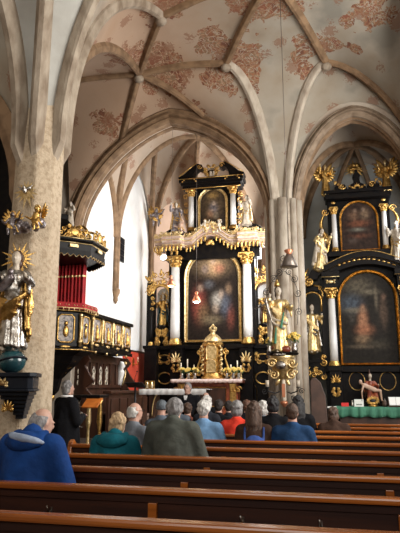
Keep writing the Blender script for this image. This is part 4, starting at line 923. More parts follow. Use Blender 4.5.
# mensa
ms = thing('altar_mensa', 'red marble altar block with lace cloth below the gilded tabernacle', 'altar', (CX, 16.1, .70))
ma, mb_ = 1.02, mz(378, 15.9); YM = 15.85
b = MB(); b.bb(CX-.88, CX+.88, 15.92, 16.34, .70, mb_-.14); b.bb(CX-.95, CX+.95, 15.88, 16.34, .70, .82); b.build('block', 'marble_red', ms, bevel=.01)
b = MB(); b.bb(CX-.55, CX+.55, 15.905, 15.93, .92, mb_-.26); b.build('front_panel', 'dark_oak', ms, bevel=.01)
g = MB()
for s in (-1, 1):
    g.bb(CX+s*.75-.09, CX+s*.75+.09, 15.88, 15.95, .82, mb_-.16); shellmotif(g, CX+s*.75, mb_-.3, 15.87, .16, .22, 5, .02); curl(g, CX+s*.90, mb_-.32, 15.9, .1, 0, 1.3, s, .03); curl(g, CX+s*.93, .98, 15.9, .08, 0, 1.3, -s, .025)
g.sweep([Vector((CX+u*.55, 15.9, v)) for u, v in ((-1, .92), (-1, mb_-.26), (1, mb_-.26), (1, .92))], [(-.02, 0), (0, .02), (.02, 0)], ('dir', (0, -1, 0)), closed=True)
g.build('gilded_mounts', 'gold', ms)
b = MB(); b.bb(CX-ma, CX+ma, 15.8, 16.37, mb_-.14, mb_-.05); b.build('table_slab', 'marble_red', ms, bevel=.012)
cl = thing('altar_cloth', 'pinkish lace cloth lying over the red marble altar block', 'cloth', (CX, 16.1, mb_-.05))
b = MB(); b.bb(CX-ma-.02, CX+ma+.02, 15.78, 16.37, mb_-.05, mb_-.03); b.build('cloth_top', 'lace_cloth', cl)
b = MB(); n = 60; row = []
for i in range(n+1):
    x = CX-ma-.02+(2*ma+.04)*i/n; row.append([(x, 15.778+.006*math.sin(i*2.1), mb_-.03), (x, 15.772+.012*math.sin(i*2.1), mb_-.12-.02*abs(math.sin(i*PI/4)))])
b.grid(row); o = b.build('lace_edge', 'lace_cloth', cl); so = o.modifiers.new('thick', 'SOLIDIFY'); so.thickness = .006
# tabernacle
tx = atY(212.5, 377, 16.1).x; tz = mb_-.03; tb = thing('tabernacle', 'gilded domed tabernacle with twisted columns standing on the altar block', 'tabernacle', (tx, 16.2, tz))
g = MB(); g.lathe([(.34, 0), (.36, .05), (.30, .10), (.29, .18)], (tx, 16.2, tz), 12); g.lathe([(.27, .18), (.27, .92), (.32, .95), (.33, 1.02), (.27, 1.05)], (tx, 16.2, tz), 8, ph=PI/8, smooth=False); g.build('cabinet', 'gold', tb, bevel=.006)
g = MB(); g.lathe([(.30, 1.04), (.28, 1.12), (.20, 1.22), (.13, 1.28), (.06, 1.33), (.09, 1.37), (.10, 1.42)], (tx, 16.2, tz), 16)
for k in range(6): a = k*PI/3; g.tube([(tx+math.cos(a)*.1, 16.2+math.sin(a)*.1, tz+1.4), (tx+math.cos(a)*.11, 16.2+math.sin(a)*.11, tz+1.48), (tx+math.cos(a)*.03, 16.2+math.sin(a)*.03, tz+1.55)], .014, 5)
g.ell((tx, 16.2, tz+1.57), .035, 8); g.build('crown', 'gold_pale', tb)
g = MB(); slab_arch(g, tx-.13, tx+.13, tz+.20, tz+.42, 15.90, 15.94); P = sw_arch(tx-.13, tx+.13, tz+.20, tz+.42, 15.9); g.tube(P, .018, 6, closed=True); g.build('lower_door', 'gold_pale', tb)
g = MB(); slab_arch(g, tx-.13, tx+.13, tz+.58, tz+.82, 15.915, 15.94); P = sw_arch(tx-.14, tx+.14, tz+.56, tz+.84, 15.91); g.tube(P, .02, 6, closed=True); g.build('upper_door', 'gold_pale', tb)
for s in (-1, 1):
    g = MB(); P = [(tx+s*.27+.03*math.cos(k*.9), 16.0+.03*math.sin(k*.9), tz+.14+.8*k/40) for k in range(41)]; g.tube(P, .035, 7); g.build('twisted_column', 'gold_pale', tb)
    g = MB()
    curl(g, tx+s*.42, tz+.20, 16.15, .14, 0, 1.5, -s, .04); curl(g, tx+s*.40, tz+.78, 16.15, .10, PI/2, 1.4, s, .03)
    g.tube([(tx+s*.55, 16.15, tz+.1), (tx+s*.44, 16.15, tz+.36), (tx+s*.36, 16.15, tz+.6), (tx+s*.40, 16.15, tz+.85)], [.04, .035, .03, .02], 7); curl(g, tx+s*.66, tz+.12, 16.15, .10, 0, 1.4, s, .03)
    leaf(g, tx+s*.38, 16.12, tz+.5, .2, .09, PI/2, .02); g.build('side_scroll', 'gold', tb)
g = MB(); foliage(g, tx, tz+.5, 15.9, .3, .2, 2, .014, n=2); foliage(g, tx, tz+1.0, 15.9, .5, .14, 7, .016, n=3); g.build('scroll_ornament', 'gold', tb)
# candlesticks and flowers on the mensa
def candlestick(name, label, x, y, z, h, ch, m='gold_pale', group=None, s=1.):
    r = thing(name, label, 'candlestick', (x, y, z), group); lathe_mesh([(.05*s, 0), (.055*s, .012), (.025*s, .04), (.015*s, h*.3), (.03*s, h*.45), (.015*s, h*.6), (.02*s, h*.85), (.04*s, h*.96), (.042*s, h)], (x, y, z), 10).build('stick', m, r)
    c = MB(); c.tube([(x, y, z+h), (x, y, z+h+ch)], .014*s, 8); c.build('candle', 'cream_candle', r)
    return r
def bouquet(label, x, y, z, seed, cat='flowers', group=None, s=1.):
    r = thing('flower_bouquet', label, cat, (x, y, z), group); rg = random.Random(seed)
    lathe_mesh([(.035*s, 0), (.045*s, .05*s), (.03*s, .10*s), (.045*s, .14*s)], (x, y, z), 10).build('vase', 'silver', r)
    g = MB(); l = MB()
    for k in range(16):
        a = rg.uniform(0, 2*PI); e = rg.uniform(.1, 1.4); q = Vector((x+math.cos(a)*math.cos(e)*.09*s, y+math.sin(a)*math.cos(e)*.07*s, z+(.17+math.sin(e)*.10)*s)); l.tube([(x, y, z+.12*s), q], .004, 4)
        for j in range(5): g.ell(q+Vector((math.cos(j*1.26)*.016*s, -.004, math.sin(j*1.26)*.016*s)), .014*s, 6)
        leaf(l, q.x, q.z-.03, q.y, .05*s, .02*s, a, .005)
    g.build('blossoms', 'yellow_flower', r); l.build('stems', 'leaf_green', r)
for i, (px, h) in enumerate(((181, .34), (187.5, .42), (194, .30), (231, .30), (237.5, .38), (241, .28))):
    p = atY(px, 377, 16.3); wd = ['outermost left', 'middle left', 'inner left', 'inner right', 'middle right', 'outermost right'][i]
    candlestick('candlestick', 'golden candlestick on the altar block, %s of the tabernacle' % wd, p.x, 16.3, tz, h*.7, h*.7, group='candlesticks on the altar block', s=1.3)
for i, px in enumerate((182, 188.5, 195, 227, 233.5, 239)):
    p = atY(px, 377, 15.98); wd = ['farthest left', 'second on the left', 'nearest on the left', 'nearest on the right', 'second on the right', 'farthest right'][i]
    bouquet('yellow flowers on the altar block, %s of the tabernacle' % wd, p.x, 15.98, tz, 60+i, group='yellow bouquets on the altar block', s=1.15)
# free-standing altar table with a white cloth
YT = 12.75; xl, xr = atY(139, 392, YT).x, atY(206, 392, YT).x; zt = atY(170, 389, YT).z
ft = thing('altar_table', 'long free-standing altar table behind the speaking person in black', 'table', ((xl+xr)/2, YT+.3, .35))
b = MB(); b.bb(xl+.05, xr-.05, YT+.02, YT+.62, zt-.09, zt-.012); b.build('tabletop', 'black_wood', ft)
for s in (xl+.28, xr-.28): b = MB(); b.bb(s-.06, s+.06, YT+.1, YT+.55, .35, zt-.09); b.build('leg', 'dark_oak', ft)
g = MB(); g.tube([(xl+.45+.14*math.cos(a), YT+.05, zt-.12-.5*(1-math.sin(a))) for a in [PI*.5+PI*.5*k/10 for k in range(11)]], .018, 6); g.build('curved_brace', 'gold_pale', ft)
cl = thing('altar_cloth', 'plain white cloth over the long free-standing altar table', 'cloth', ((xl+xr)/2, YT+.3, zt-.012))
b = MB(); b.bb(xl, xr, YT-.01, YT+.66, zt-.012, zt); b.build('cloth_top', 'white_cloth', cl)
b = MB(); b.grid([[(xl+(xr-xl)*i/50, YT-.015+.008*math.sin(i*1.3), zt-.002), (xl+(xr-xl)*i/50, YT-.02+.014*math.sin(i*1.3+.5), zt-.13)] for i in range(51)]); o = b.build('front_hang', 'white_cloth', cl); so = o.modifiers.new('thick', 'SOLIDIFY'); so.thickness = .006
for i, px in enumerate((147.5, 152)):
    p = atY(px, 388, 13.0); r = thing('lantern', 'small golden glass lantern on the white-clothed table, %s of the pair' % ('left', 'right')[i], 'lantern', (p.x, 13.0, zt), 'golden lanterns on the altar table')
    g = MB(); g.bb(p.x-.05, p.x+.05, 12.95, 13.05, zt, zt+.02); g.bb(p.x-.05, p.x+.05, 12.95, 13.05, zt+.17, zt+.19)
    for a in (-1, 1):
        for c_ in (-1, 1): g.bb(p.x+a*.045-.006, p.x+a*.045+.006, 13+c_*.045-.006, 13+c_*.045+.006, zt, zt+.18)
    g.build('frame', 'gold', r); b = MB(); b.tube([(p.x, 13, zt+.02), (p.x, 13, zt+.12)], .025, 8); b.build('candle', 'cream_candle', r); b = MB(); b.ell((p.x, 13, zt+.14), (.008, .008, .018), 6); b.build('flame', 'flame', r)
# slim black reading desk with microphone to the left of the table
p = atY(135, 400, 12.3); r = thing('reading_desk', 'slim black reading desk with a microphone left of the white-clothed table', 'lectern', (p.x, 12.3, .35))
zt2 = atY(135, 384, 12.3).z
b = MB(); b.tube([(p.x, 12.3, .35), (p.x, 12.3, zt2-.05)], .025, 8); b.lathe([(.2, 0), (.2, .03), (.03, .06)], (p.x, 12.3, .35), 14); b.build('stand', 'iron', r)
b = MB(); b.box((p.x, 12.3, zt2-.02), (.42, .30, .02), m=Matrix.Rotation(-.35, 3, 'X')); b.build('desk_top', 'iron', r, bevel=.004)
b = MB(); b.tube([(p.x-.05, 12.35, zt2), (p.x-.02, 12.33, zt2+.16), (p.x+.03, 12.3, zt2+.26)], .006, 6); b.ell((p.x+.035, 12.3, zt2+.28), .018, 8); b.build('microphone', 'iron', r)
# red-painted panelling on the left chancel wall beyond the gallery
b = MB(); q0 = atX(128, 360, CLX+.06); q1 = atX(141, 360, CLX+.06)
y0 = q0.y-.3; y1 = 17.4; zt3 = atX(134, 352, CLX+.06).z; b.bb(CLX+.005, CLX+.06, y0, y1, .35, zt3); b.build('wall_panelling', 'red_paint', None, 'red-painted panelling on the white wall beyond the end of the wooden gallery', 'panelling')
b = MB(); b.bb(CLX+.0, CLX+.07, y0, y1, zt3, zt3+.05); struct('trim_90', b, 'dark_oak')
# small gilt wall sconce there
p = atX(134, 362, CLX+.1); r = thing('wall_sconce', 'little gilded sconce fixed to the red panelling', 'sconce', p)
g = MB(); g.bb(CLX+.06, CLX+.09, p.y-.05, p.y+.05, p.z-.12, p.z+.12); g.tube([(CLX+.09, p.y, p.z-.06), (CLX+.2, p.y, p.z-.08), (CLX+.22, p.y, p.z)], .012, 6); g.lathe([(.03, 0), (.035, .02)], (CLX+.22, p.y, p.z), 8); g.build('bracket', 'gold', r); b = MB(); b.tube([(CLX+.22, p.y, p.z+.02), (CLX+.22, p.y, p.z+.14)], .012, 6); b.build('candle', 'cream_candle', r)

# =================================================================== RIGHT SIDE ALTAR
YR = 13.05
def rx(px, py=300, Y=YR): return atY(px, py, Y).x
def rz(py, Y=YR, px=360): return atY(px, py, Y).z
RC_ = (rx(337)+rx(399.5))/2
ra = thing('side_altar', 'black side altar with gold-framed arched paintings in the niche on the right', 'altar', (RC_, 13.2, .35))
def rs(a): return RC_+a
hf = (rx(399.5)-rx(337))/2                          # half width of the big frame
cz0, cz1 = rz(364), rz(287)
b = MB(); b.bb(rs(-1.0), rs(1.0), 13.25, 13.6, .35, rz(366)); b.bb(rs(-1.0), rs(1.0), 13.12, 13.6, rz(372), rz(366)); b.bb(rs(-1.0), rs(1.0), 13.12, 13.6, .35, .6)
for s in (-1, 1): b.bb(rs(s*(hf+.115))-.13, rs(s*(hf+.115))+.13, 12.98, 13.5, .35, rz(366)); b.bb(rs(s*(hf+.115))-.16, rs(s*(hf+.115))+.16, 12.94, 13.5, rz(371), rz(366))
b.build('base_storey', 'black_wood', ra, bevel=.008)
b = MB(); b.bb(rs(-hf-.3), rs(hf+.3), 13.3, 13.6, rz(366), rz(276)); b.bb(rs(-.78), rs(.78), 13.34, 13.6, rz(276), rz(250)); b.build('main_storey', 'black_wood', ra)
zf = rz(268); zs_ = zf-hf
fr = MB(); arch_frame(fr, rs(-hf), rs(hf), rz(366)+.01, zs_, 13.28, .085, .09); fr.build('painting_frame', 'gold', ra)
painting('altar_painting', ra, rs(-hf+.07), rs(hf-.07), rz(366)+.07, zs_, 13.275,
         [(.35, .85, .25, .1, (.12, .10, .07), .8), (.2, .66, .2, .10, (.08, .10, .13), .75), (.25, .58, .18, .03, (.20, .17, .12), .7), (.58, .78, .16, .028, (.20, .17, .12), .7), (.66, .70, .03, .12, (.16, .13, .09), .7), (.40, .46, .085, .13, (.42, .20, .11), .9), (.41, .60, .035, .035, (.40, .22, .13), .9), (.42, .36, .15, .055, (.36, .15, .08), .9),
          (.38, .26, .13, .05, (.26, .17, .10), .8), (.78, .55, .07, .16, (.12, .075, .05), .8), (.8, .72, .04, .03, (.26, .15, .1), .7), (.2, .5, .06, .06, (.07, .06, .05), .8), (.65, .2, .2, .05, (.06, .05, .035), .8), (.35, .18, .22, .02, (.16, .12, .08), .7)], bg=(.016, .013, .010))
for s in (-1, 1):
    column(ra, rs(s*(hf+.125)), 13.12, rz(366), cz1, .088, cap=.24, base=.12)
    g = MB(); shellmotif(g, rs(s*(hf+.115)), rz(378), 12.95, .20, .26, 7, .022); g.build('pedestal_ornament', 'gold', ra)
    g = MB(); foliage(g, rs(s*(hf+.115)), rz(392), 12.95, .22, .2, 13, .016, n=3); g.build('pedestal_ornament', 'gold', ra)
    # entablature block over each column
    b = MB(); x = rs(s*(hf+.125)); b.bb(x-.15, x+.15, 13.0, 13.5, rz(287), rz(276)); b.bb(x-.20, x+.20, 12.93, 13.5, rz(276), rz(271)); b.build('entablature_block', 'black_wood', ra, bevel=.006)
    g = MB(); foliage(g, x, rz(281), 12.99, .2, .12, 15, .014, n=2); leaf(g, x-.08, 12.985, rz(281), .16, .07, 0, .012) if False else None; g.ell((x, 12.985, rz(281)), (.07, .02, .045), 10); g.tube([(x-.2, 12.92, rz(276.5)), (x+.2, 12.92, rz(276.5))], .009, 6); g.build('frieze_cartouche', 'gold_pale', ra)
# round rings on the base behind the small group
for s in (-1, 1):
    g = MB(); g.tube([(rs(s*.33)+.17*math.cos(q*PI/14)*1.0, 13.245, rz(381)+.20*math.sin(q*PI/14)) for q in range(28)], .009, 6, closed=True); g.build('ring_moulding', 'gold', ra)
# segmental pediment over the big frame
def seg(u, zc, h, hw): return zc+h*math.cos(u/hw*PI/2)
P = []; U = [-.92+1.84*i/24 for i in range(25)]
P = [(rs(u), rz(270)+.30*math.cos(u/.92*PI/2)) for u in U]+[(rs(u), rz(270)-.12+.26*math.cos(u/.92*PI/2)) for u in U[::-1]]
b = MB(); b.prism(P, 13.05, 13.5); P2 = [(x, z+.13) for x, z in P[:25]]+[(x, z+.0) for x, z in P[:25]][::-1]; b.prism(P2, 12.98, 13.5); b.build('arched_pediment', 'black_wood', ra)
g = MB(); g.tube([(rs(u), 13.03, rz(270)+.01+.30*math.cos(u/.92*PI/2)) for u in U], .014, 6); g.tube([(rs(u), 12.97, rz(270)+.13+.30*math.cos(u/.92*PI/2)) for u in U], .008, 6)
for k in range(12):
    u = -.6+1.2*k/11; leaf(g, rs(u)-.03, rz(270)-.04+.29*math.cos(u/.92*PI/2), 13.04, .09, .04, -u*.8, .012)
g.build('pediment_gilding', 'gold', ra)
# upper storey
UC = rx(360.5, 240); uh = (rx(381, 240)-rx(340, 240))/2
uz0, uz1 = rz(249), rz(197)
b = MB(); b.bb(UC-uh-.26, UC+uh+.26, 13.33, 13.6, uz0-.12, rz(196)); b.bb(UC-uh-.30, UC+uh+.30, 13.15, 13.6, uz0-.12, uz0); b.bb(UC-uh-.30, UC+uh+.30, 13.12, 13.6, rz(196), rz(191)); b.bb(UC-uh-.33, UC+uh+.33, 13.05, 13.6, rz(191), rz(188)); b.build('upper_storey', 'black_wood', ra, bevel=.008)
fr = MB(); arch_frame(fr, UC-uh, UC+uh, uz0, uz1-uh, 13.31, .06, .06); fr.build('upper_painting_frame', 'gold', ra)
painting('upper_painting', ra, UC-uh+.05, UC+uh-.05, uz0+.05, uz1-uh, 13.30, [(.35, .72, .14, .10, (.18, .10, .06), .8), (.68, .74, .12, .12, (.20, .13, .08), .8), (.40, .82, .05, .04, (.26, .17, .12), .7), (.64, .84, .05, .04, (.26, .18, .13), .7), (.5, .55, .30, .07, (.17, .06, .03), .8), (.45, .42, .2, .035, (.20, .19, .15), .7), (.5, .28, .3, .05, (.12, .045, .025), .7), (.3, .2, .14, .06, (.07, .05, .04), .7)], bg=(.030, .016, .011), nz=50)
for s in (-1, 1):
    column(ra, UC+s*(uh+.115), 13.22, uz0, rz(204), .062, cap=.17, base=.10)
    g = MB(); g.ell((UC+s*(uh+.115), 13.13, rz(200)), (.055, .02, .04), 8); foliage(g, UC+s*(uh+.115), rz(200), 13.13, .15, .08, 3, .01, n=1); g.build('frieze_cartouche', 'gold', ra)
    # scrolled gold side strips
    g = MB(); x = UC+s*(uh+.30); P = []
    for k in range(25): t = k/24; P.append((x+s*(.10*math.sin(t*PI*2.2)+.10*t), 13.3, rz(207)-(rz(207)-rz(258))*t))
    g.tube(P, [.02+.03*math.sin(k/24*PI) for k in range(25)], 8); curl(g, P[0][0]+s*.02, P[0][2], 13.28, .09, 0, 1.4, s, .024); curl(g, P[-1][0], P[-1][2]+.1, 13.28, .11, 0, 1.4, -s, .026); curl(g, P[12][0]+s*.05, P[12][2], 13.27, .10, 1, 1.4, s, .024); g.build('side_scroll', 'gold', ra)
# crown of the altar
b = MB(); kz = rz(188)
for s in (-1, 1): P = [(UC+s*u, kz+v) for u, v in ((.50, 0), (.52, .10), (.42, .17), (.28, .16), (.22, .05), (.22, 0))]; b.prism(P, 13.15, 13.45)
P = [(UC+u, kz+v) for u, v in ((-.22, 0), (-.18, .12), (-.08, .18), (-.06, .30), (-.09, .36), (0, .50), (.09, .36), (.06, .30), (.08, .18), (.18, .12), (.22, 0))]; b.prism(P, 13.15, 13.4); b.ell((UC, 13.27, kz+.50), (.045, .045, .055), 10); b.build('crest', 'black_wood', ra, bevel=.006)
g = MB(); foliage(g, UC, kz+.06, 13.13, .40, .12, 21, .014, n=3); shellmotif(g, UC, kz+.12, 13.13, .14, .14, 5, .014)
for s in (-1, 1): curl(g, UC+s*.34, kz+.1, 13.13, .08, 0, 1.4, s, .018); foliage(g, UC+s*.47, kz+.15, 13.15, .2, .2, 22, .014, mirror=False, n=3)
g.build('crest_gilding', 'gold', ra)
# big black volute and gold scroll at the left shoulder
b = MB(); vx, vz = rx(313, 272), rz(277)
P = [(vx+.30-.42*math.sin(PI*.5*k/12), vz+.0+.36*math.cos(PI*.5*k/12)) for k in range(13)]+[(vx+.30-.20*math.sin(PI*.5*k/12), vz+.0+.16*math.cos(PI*.5*k/12)) for k in range(12, -1, -1)]
b.prism(P, 13.12, 13.4); b.build('shoulder_volute', 'black_wood', ra, bevel=.006)
g = MB(); curl(g, vx-.10, vz-.06, 13.05, .12, PI/2, 1.6, 1, .035); g.tube([(vx-.17, 13.08, vz-.02), (vx-.19, 13.08, vz+.12), (vx-.10, 13.08, vz+.26)], [.03, .035, .012], 7); g.build('shoulder_scroll', 'gold', ra)
# left wing with an open niche
nx = rx(313.5, 330); wz0, wz1 = rz(358, px=313), rz(300, px=313)
b = MB(); b.bb(nx-.21, rs(-hf-.2), 13.16, 13.4, wz0-.10, wz0-.03); b.bb(nx+.19, rs(-hf-.18), 13.2, 13.45, rz(366), rz(276))
P = sw_arch(nx-.21, nx+.21, wz1-.06, wz1, 0, 12, False); PP = [(p.x, p.z) for p in P]; b.prism(PP+[(nx+.17, wz1+.28), (nx+.05, wz1+.34), (nx-.05, wz1+.34), (nx-.15, wz1+.22)], 13.2, 13.35) if False else None
b.prism([(nx-.16, wz1+.20), (nx-.13, wz1+.33), (nx-.05, wz1+.42), (nx+.03, wz1+.42), (nx+.13, wz1+.36), (nx+.17, wz1+.20), (nx+.08, wz1+.24), (nx-.05, wz1+.24)], 13.2, 13.35)
P = [(nx-.22, wz0-.10), (nx+.24, wz0-.10), (nx+.22, wz0-.36), (nx+.05, wz0-.34), (nx-.12, wz0-.24)]; b.prism(P, 13.2, 13.4); b.build('left_wing', 'black_wood', ra, bevel=.006)
g = MB(); P = sw_arch(nx-.20, nx+.20, wz1-.25, wz1, 13.18, 16, True); g.tube(P, .022, 7)
g.tube([(nx-.22, 13.17, wz1+.02), (nx-.24, 13.17, wz1+.2), (nx-.15, 13.17, wz1+.34), (nx-.10, 13.17, wz1+.40)], .022, 7); g.tube([(nx+.22, 13.17, wz1+.02), (nx+.24, 13.17, wz1+.18), (nx+.16, 13.17, wz1+.34), (nx+.04, 13.17, wz1+.36)], .022, 7); g.ell((nx-.05, 13.2, wz1+.50), (.06, .04, .06), 10); curl(g, nx+.2, wz1+.3, 13.17, .07, 0, 1.3, -1, .016); curl(g, nx-.2, wz1+.1, 13.17, .06, 0, 1.3, 1, .016); g.build('niche_gilding', 'gold', ra)
g = MB(); g.tube([(nx-.20+.04*math.cos(t), 13.15, wz0-.14+.0*t) for t in (0, 1)], .02, 6)
for k, (u, v, r) in enumerate(((-.19, -.18, .08), (-.16, -.32, .09), (-.04, -.38, .08), (.08, -.34, .07), (.18, -.42, .07), (.20, -.10, .08), (.21, .02, .07), (.02, -.26, .06))): curl(g, nx+u, wz0+v, 13.15, r, k*1.9, 1.4, 1 if k % 2 else -1, .022)
g.build('wing_scrollwork', 'gold', ra)
st('saint_statue', 'gilded saint standing in the open niche of the black wing left of the side altar', 'statue', 313.5, 353, 13.25, 1.13, seed=51, robe='gold_pale', cloak='silver', flesh='ivory', arms=((.3, .2), (.6, .3)), face=.2)
st('saint_statue', 'white and gold figure leaning on the left shoulder of the side altar', 'statue', 319, 271, 13.1, 1.05, seed=52, robe='gold_pale', cloak='ivory', arms=((.6, .3), (1., .2)), face=.6, lean=.12)
st('angel_statue', 'gilded winged angel with spread arms at the upper left top of the side altar', 'statue', 326, 196, 13.2, .80, seed=53, robe='gold', flesh='gold_pale', arms=((1.3, .5), (.8, .4)), wings=.44, face=.3)
st('angel_statue', 'gilded winged angel at the upper right top of the side altar', 'statue', 387, 192, 13.2, .80, seed=54, robe='gold', flesh='gold_pale', arms=((.8, .4), (1.3, .5)), wings=.44, face=-.3)
st('saint_statue', 'pale figure at the right shoulder of the side altar, at the picture edge', 'statue', 399, 262, 13.1, .98, seed=55, robe='ivory', cloak='gold_pale', arms=((.9, .3), (.5, .4)), face=-.5)
# fresco sunburst relief on the chapel back wall
p = atY(355, 169, 14.42); g = MB(); rg = random.Random(5)
for k in range(18):
    a = k*PI/9; L2 = .30+.08*(k % 2); d = Vector((math.cos(a), 0, math.sin(a)*.7)); t_ = Vector((-math.sin(a), 0, math.cos(a)*.7)); c0 = p+Vector((0, -.02, 0)); g.pyramid([c0+d*.1+t_*.035+Vector((0, .015, 0)), c0+d*.1+t_*.035-Vector((0, .01, 0)), c0+d*.1-t_*.035-Vector((0, .01, 0)), c0+d*.1-t_*.035+Vector((0, .015, 0))], c0+d*L2)
for k in range(14): a = rg.uniform(0, 6.28); g.ell(p+Vector((math.cos(a)*.2*rg.random(), -.03, math.sin(a)*.14*rg.random())), (.07, .03, .05), 8)
g.build('gilded_cloud_glory', 'gold', None, 'golden cloud with rays on the chapel wall above the side altar', 'relief')

# table with green cloth in front of the side altar
YG = 12.35; gx0, gx1 = rx(337, 410, YG), 1.85; gz = rz(407, YG, 365)
gt = thing('altar_table', 'low altar table of the side altar under a green cloth', 'table', ((gx0+gx1)/2, YG+.3, .35))
b = MB(); b.bb(gx0+.06, gx1-.05, YG+.06, YG+.58, .35, gz-.05); b.bb(gx0, gx1, YG+.02, YG+.6, gz-.05, gz-.012); b.build('table_body', 'dark_oak', gt)
b = MB(); b.bb(gx0-.05, gx1, YG-.12, YG+.6, .35, .50); b.build('plinth', 'dark_oak', gt)
cl = thing('green_cloth', 'green cloth with soft folds covering the table of the side altar', 'cloth', ((gx0+gx1)/2, YG+.3, gz-.012))
b = MB(); b.bb(gx0-.03, gx1+.02, YG-.0, YG+.62, gz-.012, gz); b.build('cloth_top', 'green_cloth', cl)
b = MB(); n = 80; b.grid([[(gx0-.03+(gx1-gx0+.05)*i/n, YG-.01+(.010+.022*v)*math.sin(i*.75+.4*math.sin(i*.31)), gz-.002-(.20+.012*math.sin(i*.4))*v) for v in (0, .35, .7, 1)] for i in range(n+1)]); o = b.build('front_hang', 'green_cloth', cl); so = o.modifiers.new('thick', 'SOLIDIFY'); so.thickness = .006
# things on the green table
p = atY(345, 404, 12.6); b = MB(); b.bb(p.x-.075, p.x+.075, 12.56, 12.64, gz, gz+.075); o = b.build('red_box', 'red_box', None, 'small bright red box on the green cloth', 'box', bevel=.004)
p = atY(352.5, 404, 12.55); r = thing('glass_votive', 'small pale votive figure between the red box and the white sign', 'figurine', (p.x, 12.55, gz)); b = MB(); b.lathe([(.03, 0), (.022, .03), (.028, .06), (.012, .10)], (p.x, 12.55, gz), 10); b.ell((p.x, 12.55, gz+.115), .018, 8); b.build('figure', 'silver', r)
p = atY(359, 404, 12.55); r = thing('table_sign', 'white sign with a line of dark print standing on the green cloth', 'sign', (p.x, 12.55, gz)); b = MB(); b.bb(p.x-.095, p.x+.095, 12.54, 12.56, gz, gz+.15); b.build('board', 'paper', r)
b = MB()
for k in range(6): b.bb(p.x-.055+.02*k, p.x-.042+.02*k, 12.536, 12.54, gz+.03, gz+.055)
b.bb(p.x+.058, p.x+.07, 12.536, 12.54, gz+.11, gz+.145); b.build('print', 'print_ink', r)
p = atY(358, 396, 12.58)
p = atY(373, 402, 12.6); r = thing('reliquary', 'small round gilded reliquary at the middle of the green table', 'reliquary', (p.x, 12.6, gz)); g = MB(); g.lathe([(.09, 0), (.10, .02), (.05, .04)], (p.x, 12.6, gz), 12)
for a in range(0, 12):
    q = a*PI/6; curl(g, p.x+.10*math.cos(q), gz+.12+.06*math.sin(q), 12.58, .035, q, 1.2, 1, .014)
g.tube([(p.x+.085*math.cos(a*PI/10), 12.6, gz+.12+.055*math.sin(a*PI/10)) for a in range(20)], .014, 6, closed=True); g.build('gilded_wreath', 'gold', r); b = MB(); b.ell((p.x, 12.61, gz+.12), (.06, .02, .04), 12); b.build('core', 'dark_glass', r)
p = atY(385, 403, 12.55); r = thing('incense_jar', 'round brown lidded jar right of the gilded reliquary', 'jar', (p.x, 12.55, gz)); lathe_mesh([(.04, 0), (.062, .04), (.055, .09), (.03, .11)], (p.x, 12.55, gz), 14).build('body', 'brown_slab', r); lathe_mesh([(.035, .11), (.02, .13), (.008, .14), (.014, .155), (.004, .165)], (p.x, 12.55, gz), 12).build('lid', 'bell_bronze', r)
p = atY(396, 404, 12.45); r = thing('book_stand', 'tilted book stand with open white pages at the right end of the green table', 'book stand', (p.x, 12.45, gz)); m_ = Matrix.Rotation(.9, 3, 'X'); b = MB(); b.box((p.x, 12.47, gz+.10), (.30, .24, .015), m=m_); b.bb(p.x-.1, p.x+.1, 12.42, 12.55, gz, gz+.02); b.build('stand', 'dark_oak', r)
b = MB(); b.box((p.x-.068, 12.455, gz+.115), (.13, .20, .02), m=m_); b.box((p.x+.068, 12.455, gz+.115), (.13, .20, .02), m=m_); b.build('open_book', 'paper', r)
p = atY(332, 408, 12.1); r = thing('offering_stand', 'black stand with a white paper tray at the left end of the green table', 'stand', (p.x, 12.15, .17 if False else 0.35)); b = MB(); zz = rz(408, 12.1, 332); b.bb(p.x-.10, p.x+.10, 12.08, 12.24, .35, zz); b.build('stand_body', 'black_wood', r, bevel=.01); b = MB(); b.bb(p.x-.09, p.x+.09, 12.09, 12.22, zz, zz+.03); b.build('paper_tray', 'paper', r)
# small pieta group
p = atY(371.5, 401, 12.85); gz2 = rz(401, 12.85)
r = thing('pieta_statue', 'small painted seated mourner holding a reclining figure, above the green table', 'statue', (p.x, 12.85, gz)); b = MB(); b.bb(p.x-.22, p.x+.22, 12.76, 13.0, gz, gz2); b.build('plinth', 'black_wood', r)
statue(r, (p.x, 12.9, gz2), .80, seed=61, robe='marble_red', cloak='dark_oak', flesh='ivory', sit=True, arms=((.1, .5), (.3, .3)), face=.2)
b = MB(); q = Vector((p.x, 12.72, gz2))
b.cap(q+Vector((-.14, 0, .33)), .05, q+Vector((.06, -.02, .24)), .055); b.ell(q+Vector((-.21, .0, .40)), (.04, .042, .052), 10); b.cap(q+Vector((-.17, 0, .35)), .02, q+Vector((-.2, 0, .38)), .025)
for y_ in (-.02, .05): b.cap(q+Vector((.06, y_, .23)), .038, q+Vector((.18, y_-.03, .22)), .03); b.cap(q+Vector((.18, y_-.03, .22)), .028, q+Vector((.20, y_-.03, .02)), .018); b.cap(q+Vector((.20, y_-.03, .02)), .016, q+Vector((.22, y_-.08, .01)), .013)
b.cap(q+Vector((-.16, -.03, .32)), .024, q+Vector((-.20, -.07, .18)), .018); b.cap(q+Vector((-.20, -.07, .18)), .016, q+Vector((-.19, -.08, .04)), .011); b.build('reclining_figure', 'putto_flesh', r, remesh=.009, smooth_it=2)
g = MB(); q = Vector((p.x, 12.95, gz2+.55))
g.tube([q+Vector((.0, .03, -.3)), q+Vector((.0, .05, .12))], .015, 6); g.build('cross_stem', 'dark_oak', r)
for s in (-1, 1):   # little cherub heads each side
    pass
